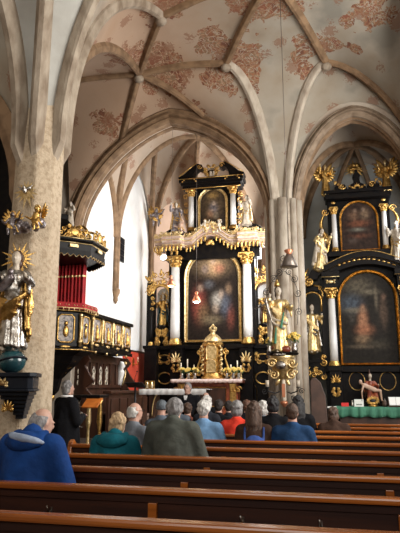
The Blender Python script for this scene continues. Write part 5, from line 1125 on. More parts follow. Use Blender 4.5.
# brown round-topped slab left of the table
p0 = atY(311, 400, 11.1); p1 = atY(326, 400, 11.1); zt4 = atY(316, 378, 11.1).z; b = MB(); w_ = p1.x-p0.x
b.prism([(p0.x, 0), (p0.x, zt4-.06), (p0.x+.04, zt4), (p0.x+w_*.35, zt4+.01), (p0.x+w_*.7, zt4-.08), (p1.x-.01, zt4-.32), (p1.x+.02, zt4-.9), (p1.x+.02, 0)], 11.05, 11.13); b.build('bench_end', 'brown_slab', None, 'tall brown round-topped bench end between the stone pier and side altar', 'bench end', bevel=.01)

# =================================================================== PIER STATUE AND ITS CONSOLE
YP = 11.30
p = atY(282, 355, YP); cx = p.x; ctz = atY(282, 353, YP).z
r = thing('statue_console', 'gilded console on the stone pier with silver cartouche and candle arms', 'console', (cx, 11.55, atY(282, 395, YP).z))
b = MB(); b.lathe([(.10, -.06), (.28, -.04), (.30, 0), (.26, .02)], (cx, YP+.1, ctz), 8, sx=1.1, sy=.9, smooth=False); b.bb(cx-.2, cx+.2, YP+.1, 11.75, ctz-.06, ctz); b.build('shelf', 'black_wood', r, bevel=.006)
g = MB(); g.lathe([(.05, -.62), (.10, -.56), (.10, -.45), (.20, -.34), (.25, -.22), (.23, -.10), (.27, -.05)], (cx, YP+.14, ctz), 14)
for s in (-1, 1):
    curl(g, cx+s*.20, ctz-.20, YP-.06, .10, 0, 1.5, -s, .03); curl(g, cx+s*.17, ctz-.42, YP-.0, .10, PI/2, 1.5, s, .028); curl(g, cx+s*.25, ctz-.36, YP+.05, .07, 1, 1.3, s, .02); leaf(g, cx+s*.12, YP-.03, ctz-.5, .2, .08, -1.3, .02) if False else None
    leaf(g, cx+s*.06, ctz-.5, YP, .16, .07, -PI/2+s*.5, .02)
g.build('gilded_bracket', 'gold_pale', r)
b = MB(); b.ell((cx-.02, YP-.10, ctz-.24), (.11, .05, .085), 14); b.build('silver_cartouche', 'silver', r)
b = MB(); b.ell((cx-.04, YP-.14, ctz-.035), (.13, .015, .028), 12); b.build('script_plaque', 'silver', r)
g = MB(); g.lathe([(.03, -.95), (.05, -.90), (.045, -.60), (.03, -.52)], (cx+.02, YP-.06, ctz), 10); g.build('processional_candle', 'ivory', r); 
g = MB(); g.lathe([(.02, -1.04), (.07, -.98), (.075, -.94), (.03, -.92)], (cx+.02, YP-.06, ctz), 10); g.bb(cx-.01, cx+.05, YP-.12, YP-.10, ctz-.85, ctz-.6); g.build('candle_holder', 'copper', r)
for s in (-1, 1):
    g = MB(); zz = ctz-.72; g.tube([(cx, YP+.12, zz), (cx+s*.15, YP-.02, zz-.06), (cx+s*.28, YP-.05, zz-.02), (cx+s*.30, YP-.05, zz+.05)], .012, 6); curl(g, cx+s*.36, zz-.02, YP-.02, .06, 0, 1.4, s, .010); curl(g, cx+s*.2, zz-.14, YP-.02, .06, 0, 1.4, -s, .010); g.lathe([(.045, 0), (.05, .015)], (cx+s*.30, YP-.05, zz+.05), 10); am = g.build('candle_arm', 'iron', r)
    c = MB(); c.tube([(cx+s*.30, YP-.05, zz+.06), (cx+s*.30, YP-.05, zz+.19)], .035, 10); c.build('pillar_candle', 'ivory', am)
r = thing('saint_statue', 'painted saint in a gold and green mantle on the pier console, holding a thin crucifix', 'statue', (cx-.05, YP+.12, ctz)); statue(r, (cx-.05, YP+.12, ctz), 1.36, seed=71, robe='gold_pale', cloak='ivory', arms=((.9, .2), (.3, .1)), face=.25, mitre=False)
b = MB(); b.cap((cx+.06, YP-.02, ctz+.80), .016, (cx+.0, YP-.05, ctz+.50), .026); b.cap((cx-.10, YP-.03, ctz+.50), .014, (cx-.12, YP-.05, ctz+.20), .03); b.build('green_lining', 'green_cloth', r, remesh=.01, label='green lining of the mantle')
b = MB(); b.cap((cx-.15, YP+.02, ctz+.1), .07, (cx+.1, YP+.0, ctz+.07), .08); b.build('red_cloud_base', 'marble_red', r, remesh=.02)
g = MB(); g.lathe([(.05, 0), (.062, .03), (.05, .08), (.015, .13), (.02, .15)], (cx-.07, YP+.12, ctz+1.36), 10); g.build('crown', 'gold', r)
r = thing('crucifix', 'slender silver crucifix slanting out left of the pier statue', 'crucifix', atY(272, 330, YP-.05)); g = MB(); a, b_ = atY(258, 297, YP-.1), atY(274, 330, YP-.05); g.tube([atY(265, 290, YP-.1), b_], .013, 6); g.tube([atY(255, 309, YP-.1), atY(273, 300, YP-.1)], .013, 6); g.build('cross', 'silver', r)
b = MB(); h0 = atY(266, 302, YP-.13); b.ell(h0+Vector((0, 0, .05)), (.028, .03, .035), 8); b.cap(h0, .03, atY(269, 312, YP-.12), .022); b.cap(atY(269, 312, YP-.12), .02, atY(272, 322, YP-.1), .012)
for s in (-1, 1): b.cap(h0, .014, h0+Vector((s*.15, 0, .06)), .010, 6)
b.build('corpus', 'silver', r, remesh=.008, smooth_it=1)
for i, (px, s) in enumerate(((264, 1.1), (298, 1.4))):
    p = atY(px, 353, YP-.02); ww = ('left', 'right')[i]
    bouquet('yellow flowers on the %s end of the pier console shelf' % ww, cx+(-.25, .25)[i], YP+.02, ctz, 80+i, group='yellow flowers on the pier console', s=s)
# wrought iron tracery around the statue, on the pier face
r = thing('iron_tracery', 'curly wrought iron tracery arching over the pier statue', 'ironwork', atY(283, 300, 11.5)); 
g = MB(); C0 = atY(284, 292, 11.5)
P = [atY(px, py, 11.5) for px, py in ((268, 325), (265, 305), (268, 288), (276, 276), (284, 270), (292, 277), (297, 288), (299, 305), (297, 325))]; g.tube(resample(P, 30), .006, 6)
for k, (px, py) in enumerate(((266, 310), (267, 292), (274, 279), (279, 272), (284, 266), (289, 272), (294, 279), (298, 293), (299, 312), (283, 259))): q = atY(px, py, 11.48); curl(g, q.x, q.z, 11.48, .085, k*1.3, 1.6, 1 if k % 2 else -1, .008)
g.tube([atY(284, 270, 11.5), atY(284, 255, 11.5)], .006, 6); g.build('scrollwork', 'iron', r)

# =================================================================== HANGING LAMPS
def cord(px, py, Y, ztop, name='cord'):
    p = atY(px, py, Y); return p
p = atY(289, 262, 9.6); r = thing('pendant_lamp', 'bronze bell-shaped pendant lamp with a copper top hanging before the stone pier', 'pendant lamp', p)
b = MB(); b.lathe([(.145, -.09), (.15, -.085), (.10, .05), (.055, .13), (.05, .13), (.095, .045), (.138, -.085)], p, 20); b.build('shade', 'bell_bronze', r)
b = MB(); b.lathe([(.05, .12), (.045, .15), (.085, .20), (.075, .215), (.02, .20), (.015, .24)], p, 16); b.build('copper_cap', 'copper', r)
b = MB(); b.ell((p.x, p.y, p.z-.0), .04, 10); b.build('bulb', 'ivory', r)
b = MB(); b.tube([(p.x, p.y, p.z+.22), (p.x, p.y, 8.95)], .006, 6); b.build('cord', 'bell_bronze', r)
for i, (px, py, Y, s) in enumerate(((171, 283, 13.4, .9), (196.5, 299, 13.8, .9))):
    p = atY(px, py, Y); r = thing('pendant_lamp', ('copper bell-shaped pendant lamp glowing left of the main altar painting', 'small lit pendant lamp hanging in front of the main altar painting')[i], 'pendant lamp', p)
    b = MB(); b.lathe([(.13*s, -.07), (.135*s, -.06), (.08*s, .04), (.05*s, .09), (.045*s, .09), (.07*s, .04), (.12*s, -.065)], p, 18); b.lathe([(.05*s, .09), (.03*s, .12), (.055*s, .16), (.02*s, .20)], p, 14); b.build('shade', ('copper', 'copper')[i], r)
    b = MB(); b.ell((p.x, p.y, p.z-.06), (.10*s, .10*s, .045), 12); b.build('bulb', 'lamp_warm' if i == 0 else 'lamp_white', r)
    b = MB(); b.tube([(p.x, p.y, p.z+.18), (p.x, p.y, 8.9)], .005, 6); b.build('cord', 'bell_bronze', r)
    l = bpy.data.lights.new('pendant_glow', 'POINT'); l.energy = 9; l.color = (1, .75, .45); l.shadow_soft_size = .08; lo = bpy.data.objects.new('pendant_glow', l); COL.objects.link(lo); lo.location = (p.x, p.y, p.z-.16)
p = atY(164, 258, 16.3); r = thing('spotlight', 'bright white spotlight under the left end of the high altar cornice', 'spotlight', p)
b = MB(); b.lathe([(.02, .08), (.08, .06), (.11, 0), (.12, -.06), (.105, -.06), (.09, 0)], p, 16, axis=Matrix.Rotation(-PI/2-.3, 3, 'X')); b.build('housing', 'silver', r); b = MB(); b.ell((p.x, p.y-.03, p.z), (.10, .05, .09), 14); b.build('lamp', 'lamp_white', r); b = MB(); b.tube([(p.x, p.y+.05, p.z+.02), (p.x, p.y+.12, p.z+.22)], .012, 6); b.build('bracket', 'iron', r)

# =================================================================== PULPIT, GALLERY, CHOIR STALLS
mb = MB(); mb.bb(-9, -5.32, 9.6, 9.75, 0, 8.9); struct('wall_aisle_shade', mb, 'black_wood')  # black sheet added to stand for the deep shade of the left aisle
PCX, PCY = -5.72, 11.0
pz0_, pz1_ = 2.24, 3.04
def octa(R, z, ph=PI/8): return [(PCX+R*math.cos(ph+k*PI/4), PCY+R*math.sin(ph+k*PI/4), z) for k in range(8)]
pu = thing('pulpit', 'black and gold polygonal pulpit behind the pillar, draped with red cloth', 'pulpit', (PCX, PCY, 1.2))
b = MB(); b.lathe([(.50, pz0_-.30), (.62, pz0_-.14), (.80, pz0_-.06), (.82, pz0_), (.74, pz0_+.04), (.74, pz1_-.06), (.82, pz1_-.03), (.82, pz1_)], (PCX, PCY, 0), 8, ph=PI/8, smooth=False)
b.lathe([(.05, pz0_-.95), (.14, pz0_-.85), (.20, pz0_-.6), (.40, pz0_-.4), (.5, pz0_-.3)], (PCX, PCY, 0), 8, ph=PI/8, smooth=False); b.build('body', 'black_wood', pu, bevel=.008)
for k in range(4, 9):          # faces turned to the nave
    a = PI/8+k*PI/4+PI/8; ap = .74*math.cos(PI/8); cxp, cyp = PCX+ap*math.cos(a), PCY+ap*math.sin(a); Rm = Matrix.Rotation(a+PI/2, 3, 'Z')
    T4 = Matrix.Translation((cxp, cyp, 0)) @ Rm.to_4x4()
    q = MB(); q.bb(-.15, .15, -.012, .01, pz0_+.14, pz1_-.14); q.xf(T4).build('figure_panel', 'painted_panel' if 'painted_panel' in M else 'ivory', pu)
    g = MB(); zc0, zc1 = pz0_+.12, pz1_-.12; zz = (zc0+zc1)/2
    g.tube([(-.17, -.02, zc0+.06), (-.17, -.02, zc1-.06), (-.11, -.02, zc1), (.11, -.02, zc1), (.17, -.02, zc1-.06), (.17, -.02, zc0+.06), (.11, -.02, zc0), (-.11, -.02, zc0)], .018, 6, closed=True)
    g.ell((0, -.03, pz0_+.03), (.13, .02, .03), 8); g.ell((0, -.03, zz+.10), (.04, .02, .05), 8); g.ell((0, -.03, zz-.06), (.06, .02, .12), 8)
    g.xf(T4).build('panel_gilding', 'gold', pu)
    g = MB(); v = octa(.78, 0)[k % 8]; g.tube([(v[0], v[1], pz0_+.04), (v[0], v[1], pz0_+.22), (v[0], v[1], pz1_-.1)], [.035, .028, .035], 7); g.ell((v[0], v[1], pz1_-.12), (.045, .045, .05), 8); g.ell((v[0], v[1], pz0_+.14), (.05, .05, .06), 8); g.build('corner_figure', 'gold_pale', pu)
g = MB(); g.tube([(p[0], p[1], pz0_-.03) for p in octa(.83, 0)], .014, 5, closed=True); g.tube([(p[0], p[1], pz1_-.04) for p in octa(.83, 0)], .012, 5, closed=True)
g.lathe([(.02, pz0_-1.08), (.07, pz0_-1.0), (.05, pz0_-.92)], (PCX, PCY, 0), 10); g.build('rim_gilding', 'gold', pu)
cl = thing('pulpit_cloth', 'red cloth with a gold fringe laid over the pulpit rim', 'cloth', (PCX, PCY, pz1_))
b = MB(); b.lathe([(.70, pz1_+.0), (.85, pz1_+.0), (.88, pz1_-.02), (.88, pz1_+.09), (.86, pz1_+.13), (.70, pz1_+.13)], (PCX, PCY, 0), 8, ph=PI/8, smooth=False); b.build('cloth_body', 'red_cloth', cl, bevel=.02)
g = MB(); V = [Vector((p[0], p[1], pz1_+.0)) for p in octa(.89, 0)]; V.append(V[0]); R_s = resample(V, 96)
for i in range(0, 96): q = R_s[i]; g.cap(q, .010, q-Vector((0, 0, .05)), .008, 5) if i % 2 == 0 else None
g.tube([(p[0], p[1], pz1_+.01) for p in octa(.89, 0)], .012, 5, closed=True)
W = resample([Vector((p[0], p[1], pz1_+.07)) for p in octa(.89, 0)]+[Vector(octa(.89, pz1_+.07)[0])], 90)
for i in range(90):
    if i % 3 != 2: g.ell(W[i], (.014, .014, .010+.008*(i % 2)), 5)
g.build('gold_fringe', 'gold_pale', cl)
# curtain at the pulpit's back
b = MB(); n = 70; x0, x1 = PCX-.30, PCX+.42
b.grid([[(x0+(x1-x0)*i/n, 11.50+.035*math.sin(i*.75)+.01*math.sin(i*1.9), pz1_-.1+1.35*j/6) for j in range(7)] for i in range(n+1)])
o = b.build('red_curtain', 'red_cloth', None, 'red curtain hanging in folds between the pulpit and its canopy', 'curtain'); so = o.modifiers.new('thick', 'SOLIDIFY'); so.thickness = .01
b = MB(); b.grid([[(x0+(x1-x0)*i/n, 11.48+.035*math.sin(i*.75)+.01*math.sin(i*1.9), pz1_+.86+.035*j) for j in range(2)] for i in range(n+1)]); o = b.build('gold_braid', 'gold_pale', None); o.parent = bpy.data.objects['red_curtain']; o.location = (0, 0, 0); o.matrix_parent_inverse = Matrix.Translation(-bpy.data.objects['red_curtain'].location)
# canopy
cz_ = 4.20; ca = thing('pulpit_canopy', 'black octagonal sounding board with gilded cartouches and scalloped edge above the pulpit', 'canopy', (PCX, PCY, cz_-.2))
b = MB(); b.lathe([(.86, cz_), (.98, cz_+.02), (1.0, cz_+.20), (1.06, cz_+.24), (1.06, cz_+.29), (.80, cz_+.36), (.60, cz_+.55), (.42, cz_+.62), (.30, cz_+.80), (.22, cz_+.88), (.22, cz_+1.0)], (PCX, PCY, 0), 8, ph=PI/8, smooth=False); b.lathe([(.1, cz_+.02), (.94, cz_+.03), (.86, cz_-.02)], (PCX, PCY, 0), 8, ph=PI/8, smooth=False); b.build('roof', 'black_wood', ca, bevel=.008)
b = MB(); V = [Vector(p) for p in octa(.985, cz_+.05)]; V.append(V[0]); Rs = resample(V, 48)
for i in range(48):
    a, c = Rs[i], Rs[i+1]; m = (a+c)/2; d = (c-a).normalized(); nrm_ = Vector((m.x-PCX, m.y-PCY, 0)).normalized()*.012
    pts = [a, a-Vector((0, 0, .10)), m-d*.02-Vector((0, 0, .15)), m+d*.02-Vector((0, 0, .15)), c-Vector((0, 0, .10)), c]
    b.add([p+nrm_ for p in pts]+[p-nrm_ for p in pts], [(0, 1, 2, 3, 4, 5), (11, 10, 9, 8, 7, 6)]+[(k, (k+1) % 6, 6+(k+1) % 6, 6+k) for k in range(6)])
b.build('scalloped_valance', 'black_wood', ca)
g = MB()
for i in range(48):
    a, c = Rs[i], Rs[i+1]; m = (a+c)/2; nrm_ = Vector((m.x-PCX, m.y-PCY, 0)).normalized()*.02; g.tube([a-Vector((0, 0, .10))+nrm_, m-Vector((0, 0, .155))+nrm_, c-Vector((0, 0, .10))+nrm_], .008, 5)
g.tube(octa(1.01, cz_+.19), .012, 5, closed=True); g.tube(octa(1.07, cz_+.28), .012, 5, closed=True); g.build('valance_gilding', 'gold_pale', ca)
for k in range(4, 9):
    a = k*PI/4+PI/4; ap = 1.02*math.cos(PI/8); T4 = Matrix.Translation((PCX+ap*math.cos(a-0)*1.0, PCY+ap*math.sin(a), 0)) @ Matrix.Rotation(a+PI/2, 4, 'Z')
    g = MB(); foliage(g, 0, cz_+.42, 0, .62, .28, 30+k, .020, n=5); g.ell((0, .0, cz_+.42), (.13, .03, .10), 12); shellmotif(g, 0, cz_+.50, 0, .24, .2, 5, .018)
    for s in (-1, 1): curl(g, s*.28, cz_+.36, 0, .08, 0, 1.3, s, .018)
    g.xf(T4).build('cartouche', 'gold', ca)
    g = MB(); g.bb(-.09, .09, -.03, .0, cz_+.09, cz_+.15); g.xf(T4).build('plaque', 'gold_pale', ca)
    v = Vector(octa(.95, cz_+.34)[k % 8]); g = MB(); P = [v.lerp(Vector((PCX, PCY, cz_+.95)), t)+Vector((0, 0, .16*math.sin(t*PI*2.2)*(1-t)+.03)) for t in [i/14 for i in range(13)]]; g.tube(P, [.03]*10+[.025]*3, 7); g.ell(P[0], .045, 8); g.build('roof_volute', 'gold', ca)
st('saint_statue', 'small pale figure crowning the pulpit canopy, next to the pillar', 'statue', 69.5, 228, PCY, .62, seed=75, robe='ivory', arms=((.3, .2), (.8, .2)))
b = bpy.data.objects[-1] if False else None
# dark niche bracket beside it on the arch respond
b = MB(); 
# gallery running back along the chancel wall
GX = -5.30; gy0, gy1 = 11.75, 14.55; gr = thing('gallery', 'black and gold balustrade gallery running back from the pulpit along the white wall', 'gallery', (GX-.3, (gy0+gy1)/2, 2.2))
zb0, zb1 = 2.42, 3.06
b = MB(); b.bb(CLX, GX+.02, gy0, gy1, 2.28, 2.42); b.bb(GX-.06, GX, gy0, gy1, zb0, zb1); b.bb(GX-.12, GX+.07, gy0, gy1, zb1, zb1+.08); b.bb(CLX, GX, gy1-.06, gy1, zb0, zb1); b.bb(CLX, GX+.06, gy1-.1, gy1+.02, zb1, zb1+.08)
b.bb(GX-.02, GX+.06, gy0, gy1, 2.26, 2.34); b.build('balustrade', 'black_wood', gr, bevel=.008)
npn = 4
for i in range(npn):
    y0 = gy0+.12+(gy1-gy0-.12)*i/npn; y1 = gy0+.12+(gy1-gy0-.12)*(i+1)/npn; ym = (y0+y1)/2; hw = (y1-y0)/2-.12
    q = MB(); q.bb(GX, GX+.012, ym-hw, ym+hw, zb0+.08, zb1-.05); q.build('figure_panel', 'painted_panel', gr)
    g = MB(); P = [(GX+.015, ym-hw, zb0+.13), (GX+.015, ym-hw, zb1-.1), (GX+.015, ym-hw+.05, zb1-.04), (GX+.015, ym+hw-.05, zb1-.04), (GX+.015, ym+hw, zb1-.1), (GX+.015, ym+hw, zb0+.13), (GX+.015, ym+hw-.05, zb0+.07), (GX+.015, ym-hw+.05, zb0+.07)]; g.tube(P, .018, 6, closed=True)
    g.ell((GX+.02, ym, zb0+.42), (.02, .04, .05), 8); g.cap((GX+.02, ym, zb0+.36), .04, (GX+.02, ym, zb0+.16), .07); g.build('panel_gilding', 'gold', gr)
    g = MB(); g.ell((GX+.03, ym, zb0-.01), (.02, .13, .035), 8); g.ell((GX+.04, ym-.1, 2.25), (.03, .05, .04), 8); g.build('frieze_ornament', 'gold_pale', gr)
    g = MB(); g.lathe([(.03, zb0), (.045, zb0+.08), (.025, zb0+.2), (.035, zb0+.4), (.05, zb1-.08), (.03, zb1-.02)], (GX+.02, y0-.02, 0), 8); g.build('baluster_figure', 'gold_pale', gr)
# stalls beneath
csx = -5.72; cs = thing('choir_stall', 'dark oak choir stall with five pale openwork panels under the gallery', 'choir stall', ((csx-5.2)/2, 13.6, .35))
b = MB(); b.bb(csx-.08, csx, 12.2, 15.0, .35, 2.26); b.bb(csx, csx+.05, 12.2, 15.0, 1.44, 1.52); b.bb(csx, csx+.04, 12.2, 15.0, 2.05, 2.12)
for k in range(7): yy = 12.45+k*.42; b.bb(csx, csx+.035, yy-.03, yy+.03, 1.52, 2.05)
b.build('back_panel', 'dark_oak', cs)
b = MB(); b.bb(csx, csx+.45, 12.2, 15.0, .78, .83); b.build('seat', 'dark_oak', cs)
b = MB(); b.bb(-5.0, -4.93, 12.2, 14.9, .35, 1.32); b.bb(-5.06, -4.86, 12.15, 14.95, 1.32, 1.38)
for k in range(5): yy = 12.5+k*.55; b.bb(-4.93, -4.905, yy-.2, yy+.2, .5, 1.2)
b.build('front_desk', 'dark_oak', cs, bevel=.006)
for i, (px, w_) in enumerate(((78.5, .20), (86, .20), (93, .19), (100, .19), (106, .18))):
    c0 = atX(px, 377, csx+.01); za_, zb_ = atX(px, 386, csx).z, atX(px, 368, csx).z; zc = (za_+zb_)/2; hh = (zb_-za_)/2
    g = MB(); 
    for v in (-1, 0, 1): g.tube([(csx+.02, c0.y+(.055+.015*abs(v))*math.cos(a*PI/7), zc+v*hh*.62+hh*.33*math.sin(a*PI/7)) for a in range(14)], .016, 5, closed=True)
    g.ell((csx+.02, c0.y, zb_+.01), (.015, .04, .03), 8); g.ell((csx+.02, c0.y, za_-.01), (.015, .04, .03), 8); g.ell((csx+.015, c0.y, zc), (.012, .035, hh*.7), 8); g.build('openwork_panel', 'ivory', cs)
b = MB(); P = [(.0, .35), (.0, 2.24), (.20, 2.24), (.30, 2.1), (.18, 1.95), (.30, 1.75), (.42, 1.6), (.22, 1.45), (.45, 1.2), (.62, .9), (.62, .35)]
for yy in (12.22, 14.95):
    q = MB(); q.prism([(csx+u, v) for u, v in P], yy-.04, yy+.04); q.build('stall_end', 'dark_oak', cs, bevel=.006)
# white carved bracket figure past the stall end
p = atX(118, 385, -5.75); r = thing('carved_bracket', 'pale carved bracket with gilded scrolls under the far end of the gallery', 'bracket', (CLX+.1, p.y, 1.4)); 
b = MB(); b.cap((CLX+.1, p.y, 1.55), .07, (CLX+.14, p.y, 1.85), .10); b.ell((CLX+.16, p.y, 2.05), (.10, .13, .10), 12); b.cap((CLX+.1, p.y, 1.9), .09, (CLX+.2, p.y-.15, 2.1), .06); b.build('carving', 'plaster_white', r, remesh=.02)
g = MB(); g.tube([(CLX+.22, p.y-.1, 1.5), (CLX+.26, p.y, 1.75), (CLX+.24, p.y+.1, 2.0)], .02, 6); g.ell((CLX+.26, p.y, 2.1), .05, 8); g.build('gilding', 'gold_pale', r)
# gilded antler-like hanging light under the pulpit
p = atY(66, 364, 11.0); r = thing('hanging_ornament', 'gilded branching ornament hanging in the dark beneath the pulpit', 'ornament', p); g = MB(); g.ell(p, (.06, .06, .07), 10); g.cap(p, .03, p-Vector((0, 0, .18)), .015)
for s in (-1, 1):
    g.tube([p, p+Vector((s*.12, 0, -.02)), p+Vector((s*.20, 0, .06)), p+Vector((s*.22, 0, .16))], [.025, .022, .018, .008], 6); g.tube([p+Vector((s*.12, 0, -.02)), p+Vector((s*.13, 0, .1))], [.016, .006], 6); g.tube([p, p+Vector((s*.08, -.08, -.1)), p+Vector((s*.16, -.1, -.08))], [.02, .015, .006], 6)
g.build('branches', 'gold', r); g = MB(); g.tube([p, (p.x, p.y, pz0_-.1)], .006, 5); g.build('wire', 'iron', r)
g = MB(); P = resample([atY(71, 345, 10.9), atY(73, 352, 10.9), atY(80, 355, 10.9), atY(85, 350, 10.9)], 10)

# reading desk beside the standing person
p = atY(84, 396, 8.7); r = thing('lectern', 'ornate reading desk with gilded balusters, black top and orange-brown sloping board', 'lectern', (p.x, 8.9, 0))
zt5 = atY(84, 395, 8.7).z; xa, xb = atY(72, 395, 8.7).x, atY(101, 395, 8.7).x
b = MB(); b.bb(xa, xb, 8.65, 9.05, zt5-.045, zt5); b.build('black_top', 'black_wood', r, bevel=.006)
b = MB(); xm0, xm1 = atY(82.5, 402, 8.5).x, atY(98, 402, 8.5).x; b.box(((xm0+xm1)/2, 8.58, zt5-.12), (xm1-xm0, .26, .025), m=Matrix.Rotation(.55, 3, 'X')); b.build('sloping_board', 'orange_wood', r, bevel=.004)
for i, xx in enumerate((xa+.06, (xa+xb)/2, xb-.06)):
    b = MB(); b.lathe([(.05, .02), (.055, .08), (.025, .14), (.05, .30), (.062, .36), (.03, .50), (.022, .8), (.045, .92), (.03, zt5-.14), (.05, zt5-.05)], (xx, 8.82, 0), 12); b.build('baluster_leg', ('silver', 'gold_pale', 'gold')[i], r)
b = MB(); b.bb(xa, xb, 8.68, 9.0, 0, .05); b.build('foot_board', 'dark_oak', r, bevel=.008)
g = MB(); foliage(g, xa+.10, zt5-.36, 8.66, .22, .40, 12, .018, n=5); g.build('silver_foliage', 'silver', r)
p = atY(98.5, 400, 8.55); 
# low wooden steps by the chancel
b = MB(); b.bb(-4.55, -3.6, 10.75, 11.5, 0, .17); b.bb(-4.55, -3.6, 11.1, 11.5, .17, .34); b.build('wooden_steps', 'pew_rail', None, 'low wooden steps between the reading desk and the choir stall', 'steps', bevel=.01)
# chair under the person at the left edge
p = atY(1, 400, 8.7); r = thing('wooden_chair', 'plain wooden chair under the person at the left edge of the view', 'chair', (p.x, 8.85, 0))
b = MB(); b.bb(p.x-.2, p.x+.2, 8.6, 9.0, .41, .45); b.build('seat', 'dark_oak', r); b = MB(); b.bb(p.x-.2, p.x+.2, 8.50, 8.53, .55, .92); b.build('backrest', 'dark_oak', r)
for sx in (-.18, .18):
    for yy in (8.52, 8.98): b = MB(); b.bb(p.x+sx-.02, p.x+sx+.02, yy-.02, yy+.02, 0, .92 if yy < 8.6 else .41); b.build('leg', 'dark_oak', r)
# small white notice on the back of the pew side, left edge
p = atY(5, 430, 4.9); b = MB(); b.bb(p.x-.06, p.x+.06, 5.00, 5.005, p.z-.07, p.z+.07)
# =================================================================== PILLAR STATUE
SX, SY = -3.86, 6.34
zsh = atY(18, 373, SY).z
r = thing('statue_console', 'dark carved console shelf with gilded scrolls fixed to the left pillar', 'console', (SX, SY+.1, zsh-.6))
xa, xb = atY(-8, 365, SY-.2).x, atY(38, 365, SY-.15).x
xbk = atY(41, 365, 6.72).x
def plan(mb, poly, za, zb_):
    q = MB(); q.prism(poly, za, zb_); q.v = [(v[0], v[2], v[1]) for v in q.v]; mb.add(q.v, q.f)
b = MB()
for o_, za, zb_ in ((.02, zsh-.05, zsh), (-.02, zsh-.19, zsh-.05), (.0, zsh-.22, zsh-.19)):
    plan(b, [(xa-o_, SY-.26-o_), (xb-.05+o_, SY-.26-o_), (xb+o_, SY-.20), (xbk+o_, 6.72), (xa+.02, 6.72)], za, zb_)
n_ = 7
for k in range(n_):      # the bracket under the shelf shrinks in steps of a curve
    t = k/n_; w_ = 1-t**.8*.85; zt_ = zsh-.22-.34*t; zb_ = zsh-.22-.34*(k+1)/n_; m_ = SX
    plan(b, [(m_+(xa+.06-m_)*w_, 6.66-(6.66-SY+.18)*w_), (m_+(xb-.08-m_)*w_, 6.66-(6.66-SY+.18)*w_), (m_+(xbk-.04-m_)*w_, 6.72), (m_+(xa+.06-m_)*w_, 6.72)], zb_, zt_)
b.build('shelf', 'bluegrey_panel', r, bevel=.008)
g = MB(); shellmotif(g, SX+.02, zsh-.38, SY-.06, .16, .20, 7, .018); g.build('gilded_shell', 'gold', r)
g = MB(); foliage(g, SX+.05, zsh-.12, SY-.25, .18, .10, 9, .012, n=3); g.ell((SX+.05, SY-.245, zsh-.12), (.05, .015, .035), 10); g.build('silver_cartouche', 'gold_pale', r)
gR = .155; zg = zsh+gR*.92
ms_ = thing('madonna_statue', 'large silver and gold saint with ray halo standing on a dark teal globe', 'statue', (SX, SY, zsh))
b = MB(); b.ell((SX, SY, zg), (gR*1.12, gR*1.05, gR*.95), 28); b.build('globe', 'globe_teal', ms_)
b = MB(); b.tube([(SX+gR*1.13*math.cos(a), SY+gR*1.06*math.sin(a), zg+.05*math.cos(a*1+.5)) for a in [2*PI*i/30 for i in range(30)]], .014, 6, closed=True); b.build('serpent', 'bluegrey_panel', ms_)
zf_ = zg+gR*.80; hst = (atY(15, 251, SY).z-zf_)
statue(ms_, (SX-.03, SY, zf_), hst, seed=81, robe='silver', cloak='gold', flesh='ivory', arms=((.7, .1), (.4, -.1)), halo=.19, face=.25)
b = MB()
for k in range(9):     # a swirl of cloth from the left hip over to the right knee
    t = k/8; P = [(SX+.19-.02*k+.02*math.sin(k), SY-.05, zf_+hst*(.58-.022*k)), (SX+.10-.01*k, SY-.155+.008*k, zf_+hst*(.50-.030*k)), (SX-.06, SY-.17+.010*k, zf_+hst*(.42-.034*k)), (SX-.19+.01*k, SY-.08, zf_+hst*(.36-.03*k))]
    b.tube(resample(P, 12), [.014+.012*math.sin(PI*i/12) for i in range(13)], 7)
for k in range(4): b.cap((SX+.2, SY-.02, zf_+hst*(.6-.05*k)), .03, (SX+.23-.02*k, SY+.02, zf_+hst*(.42-.06*k)), .02); b.build('golden_sash', 'gold', ms_, remesh=.012)
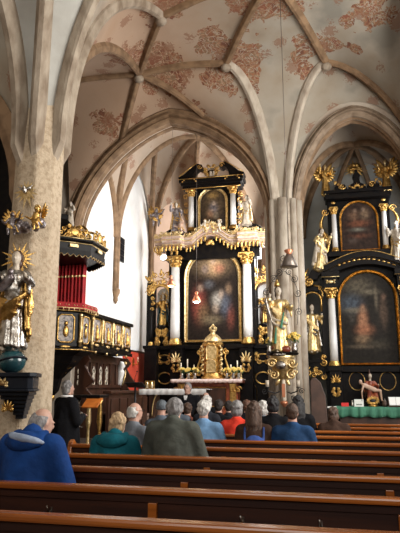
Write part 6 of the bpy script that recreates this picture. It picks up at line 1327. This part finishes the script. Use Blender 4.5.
b = MB(); b.cap((SX-.02, SY-.14, zf_+hst*.70), .06, (SX-.14, SY-.15, zf_+hst*.60), .05); b.ell((SX-.0, SY-.17, zf_+hst*.76), (.038, .04, .045), 10); b.cap((SX-.14, SY-.15, zf_+hst*.6), .03, (SX-.22, SY-.16, zf_+hst*.56), .02); b.build('infant', 'cloud_silver', ms_, remesh=.009)
# cloud with cherubs and dove above
cc_ = atY(27, 226, 6.52); r = thing('cloud_group', 'silver clouds with a radiant dove above the saint on the pillar', 'relief', cc_); rg = random.Random(4)
b = MB()
for k in range(26): a = rg.uniform(-1, 1); b.ell(cc_+Vector((a*.21, rg.uniform(-.05, .1), rg.uniform(-.09, .03)+.05*abs(a))), rg.uniform(.035, .065), 8)
b.build('clouds', 'cloud_silver', r, remesh=.012)
dv = atY(25, 190, 6.52); g = MB()
for k in range(14):
    a = k*2*PI/14+.1; d = Vector((math.cos(a), 0, math.sin(a))); t_ = Vector((-math.sin(a), 0, math.cos(a))); L2 = .15 if a < PI else (.20 if abs(a-1.5*PI) > .5 else .27); c0 = dv+Vector((0, .04, 0)); g.pyramid([c0+d*.03+t_*.03+Vector((0, .01, 0)), c0+d*.03+t_*.03-Vector((0, .006, 0)), c0+d*.03-t_*.03-Vector((0, .006, 0)), c0+d*.03-t_*.03+Vector((0, .01, 0))], c0+d*L2)
g.build('sunburst', 'gold_pale', r)
b = MB(); b.ell(dv, (.03, .04, .05), 10); b.ell(dv+Vector((0, -.04, .03)), .02, 8)
for s in (-1, 1): b.cap(dv, .022, dv+Vector((s*.10, 0, .05)), .010, 8); b.cap(dv, .02, dv+Vector((s*.08, 0, .02)), .010, 8)
b.build('dove', 'silver', r, remesh=.007, smooth_it=1)
q = atY(11, 236, 6.40); r = thing('cherub', 'dark silver cherub sitting on the left of the pillar clouds', 'statue', q); putto(r, q, .34, 91, .4, 'cloud_silver', wings=True)
q = atY(36, 230, 6.40); r = thing('cherub', 'dark-haired gilded cherub sitting on the right of the pillar clouds', 'statue', q); putto(r, q, .34, 92, -.3, 'gold', wings=True)
